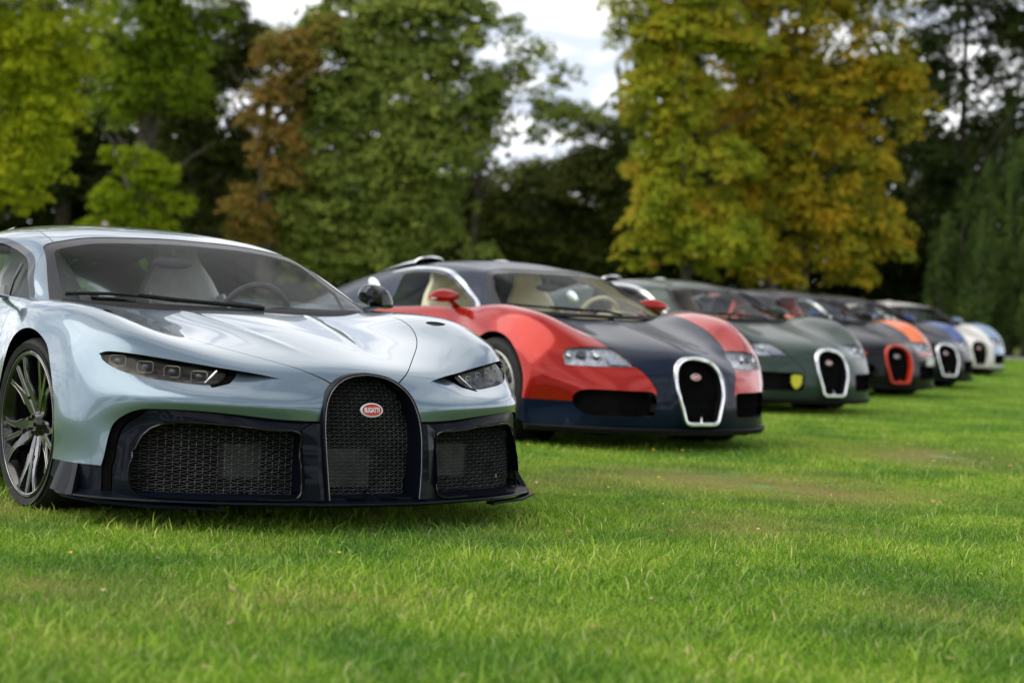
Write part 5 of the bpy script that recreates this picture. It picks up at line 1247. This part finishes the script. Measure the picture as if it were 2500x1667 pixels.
    r2 = n.new('ShaderNodeValToRGB'); e = r2.color_ramp.elements; e[0].position = .38; e[0].color = (.58, .74, .8, 1); e[1].position = .55; e[1].color = (1.2, 1.15, 1.0, 1); q = e.new(.70); q.color = (1.6, 1.3, 1.5, 1)
    l.new(ns.outputs[0], r2.inputs[0]); mu = n.new('ShaderNodeMixRGB'); mu.blend_type = 'MULTIPLY'; mu.inputs[0].default_value = 1; l.new(r.outputs[0], mu.inputs[1]); l.new(r2.outputs[0], mu.inputs[2])
    ai = n.new('ShaderNodeAttribute'); ai.attribute_type = 'INSTANCER'; ai.attribute_name = 'dry'; dm = n.new('ShaderNodeMixRGB'); dm.inputs[2].default_value = (.50, .36, .17, 1)
    dk = n.new('ShaderNodeMath'); dk.operation = 'MULTIPLY'; dk.inputs[1].default_value = .75; l.new(ai.outputs['Fac'], dk.inputs[0]); l.new(dk.outputs[0], dm.inputs[0]); l.new(mu.outputs[0], dm.inputs[1]); mu = dm
    pb = n.new('ShaderNodeBsdfPrincipled'); pb.inputs['Roughness'].default_value = .5; pb.inputs['Specular IOR Level'].default_value = .12; l.new(mu.outputs[0], pb.inputs['Base Color'])
    tl = n.new('ShaderNodeBsdfTranslucent'); l.new(mu.outputs[0], tl.inputs[0]); mx = n.new('ShaderNodeMixShader'); mx.inputs[0].default_value = .35; l.new(pb.outputs[0], mx.inputs[1]); l.new(tl.outputs[0], mx.inputs[2])
    o = n.new('ShaderNodeOutputMaterial'); l.new(mx.outputs[0], o.inputs[0]); me.materials.append(m)
    ob = bpy.data.objects.new('grass', me); COL.objects.link(ob); ob['kind'] = 'stuff'
    g = bpy.data.node_groups.new('scatter_tufts', 'GeometryNodeTree'); g.interface.new_socket('Geometry', in_out='INPUT', socket_type='NodeSocketGeometry'); g.interface.new_socket('Geometry', in_out='OUTPUT', socket_type='NodeSocketGeometry')
    A = g.nodes.new; gi, go = A('NodeGroupInput'), A('NodeGroupOutput'); K_ = g.links.new
    def named(s): q = A('GeometryNodeInputNamedAttribute'); q.data_type = 'FLOAT'; q.inputs['Name'].default_value = s; return q.outputs['Attribute']
    def cmp(sock, v): q = A('FunctionNodeCompare'); q.data_type = 'FLOAT'; q.operation = 'EQUAL'; q.inputs['Epsilon'].default_value = .1; K_(sock, q.inputs['A']); q.inputs['B'].default_value = v; return q.outputs[0]
    s0 = A('GeometryNodeSeparateGeometry'); s0.domain = 'POINT'; K_(gi.outputs[0], s0.inputs[0]); K_(cmp(named('spot'), 1), s0.inputs['Selection'])
    jn = A('GeometryNodeJoinGeometry')
    for k in range(4):
        a = A('GeometryNodeSeparateGeometry'); K_(s0.outputs['Selection'], a.inputs[0]); K_(cmp(named('variant'), k), a.inputs['Selection'])
        b = A('GeometryNodeSeparateGeometry'); K_(s0.outputs['Inverted'], b.inputs[0]); K_(cmp(named('variant'), k), b.inputs['Selection'])
        mp = A('GeometryNodeMeshToPoints'); K_(a.outputs['Selection'], mp.inputs[0])
        ins = A('GeometryNodeInstanceOnPoints'); K_(mp.outputs[0], ins.inputs['Points']); K_(b.outputs['Selection'], ins.inputs['Instance']); K_(named('size'), ins.inputs['Scale'])
        cv = A('ShaderNodeCombineXYZ'); K_(named('turn'), cv.inputs[2]); er = A('FunctionNodeEulerToRotation'); K_(cv.outputs[0], er.inputs[0]); K_(er.outputs[0], ins.inputs['Rotation'])
        K_(ins.outputs[0], jn.inputs[0])
    K_(jn.outputs[0], go.inputs[0]); md = ob.modifiers.new('tufts', 'NODES'); md.node_group = g
    # a few fallen leaves and small yellow flowers
    n = 80; yy = 4.8+18*rg.uniform(0, 1, n)**1.5; xx = rg.uniform(-1, 1, n)*(yy*.26); Pp = np.stack([xx, yy, np.full(n, .020)], 1); nn = np.array([0, -.3, 1])+rg.normal(size=(n, 3))*.3; nn /= np.linalg.norm(nn, axis=1, keepdims=True)
    Vv, Tt = leaf_quads(Pp, nn, .030, rg); lm = mat('dry_leaf', (.4, .2, .08), .6); noise_col(lm, (.30, .13, .05), (.62, .45, .25), 1.5); q = link('fallen_leaves', mesh_of('fallen_leaves', Patch(Vv, np.zeros_like(Vv), Tt), False), lm); q['kind'] = 'stuff'
    n = 45; yy = 6+16*rg.uniform(0, 1, n)**1.2; xx = rg.uniform(-.9, 1, n)*(yy*.26); Pp = np.stack([xx, yy, np.full(n, .045)], 1); nn = np.tile([0, -.4, .9], (n, 1))+rg.normal(size=(n, 3))*.2; nn /= np.linalg.norm(nn, axis=1, keepdims=True)
    Vv, Tt = leaf_quads(Pp, nn, .016, rg); lm = mat('yellow_petal', (.8, .5, .02), .6); noise_col(lm, (.75, .45, .02), (.85, .60, .03), 5); q = link('buttercups', mesh_of('buttercups', Patch(Vv, np.zeros_like(Vv), Tt), False), lm); q['kind'] = 'stuff'
grass()
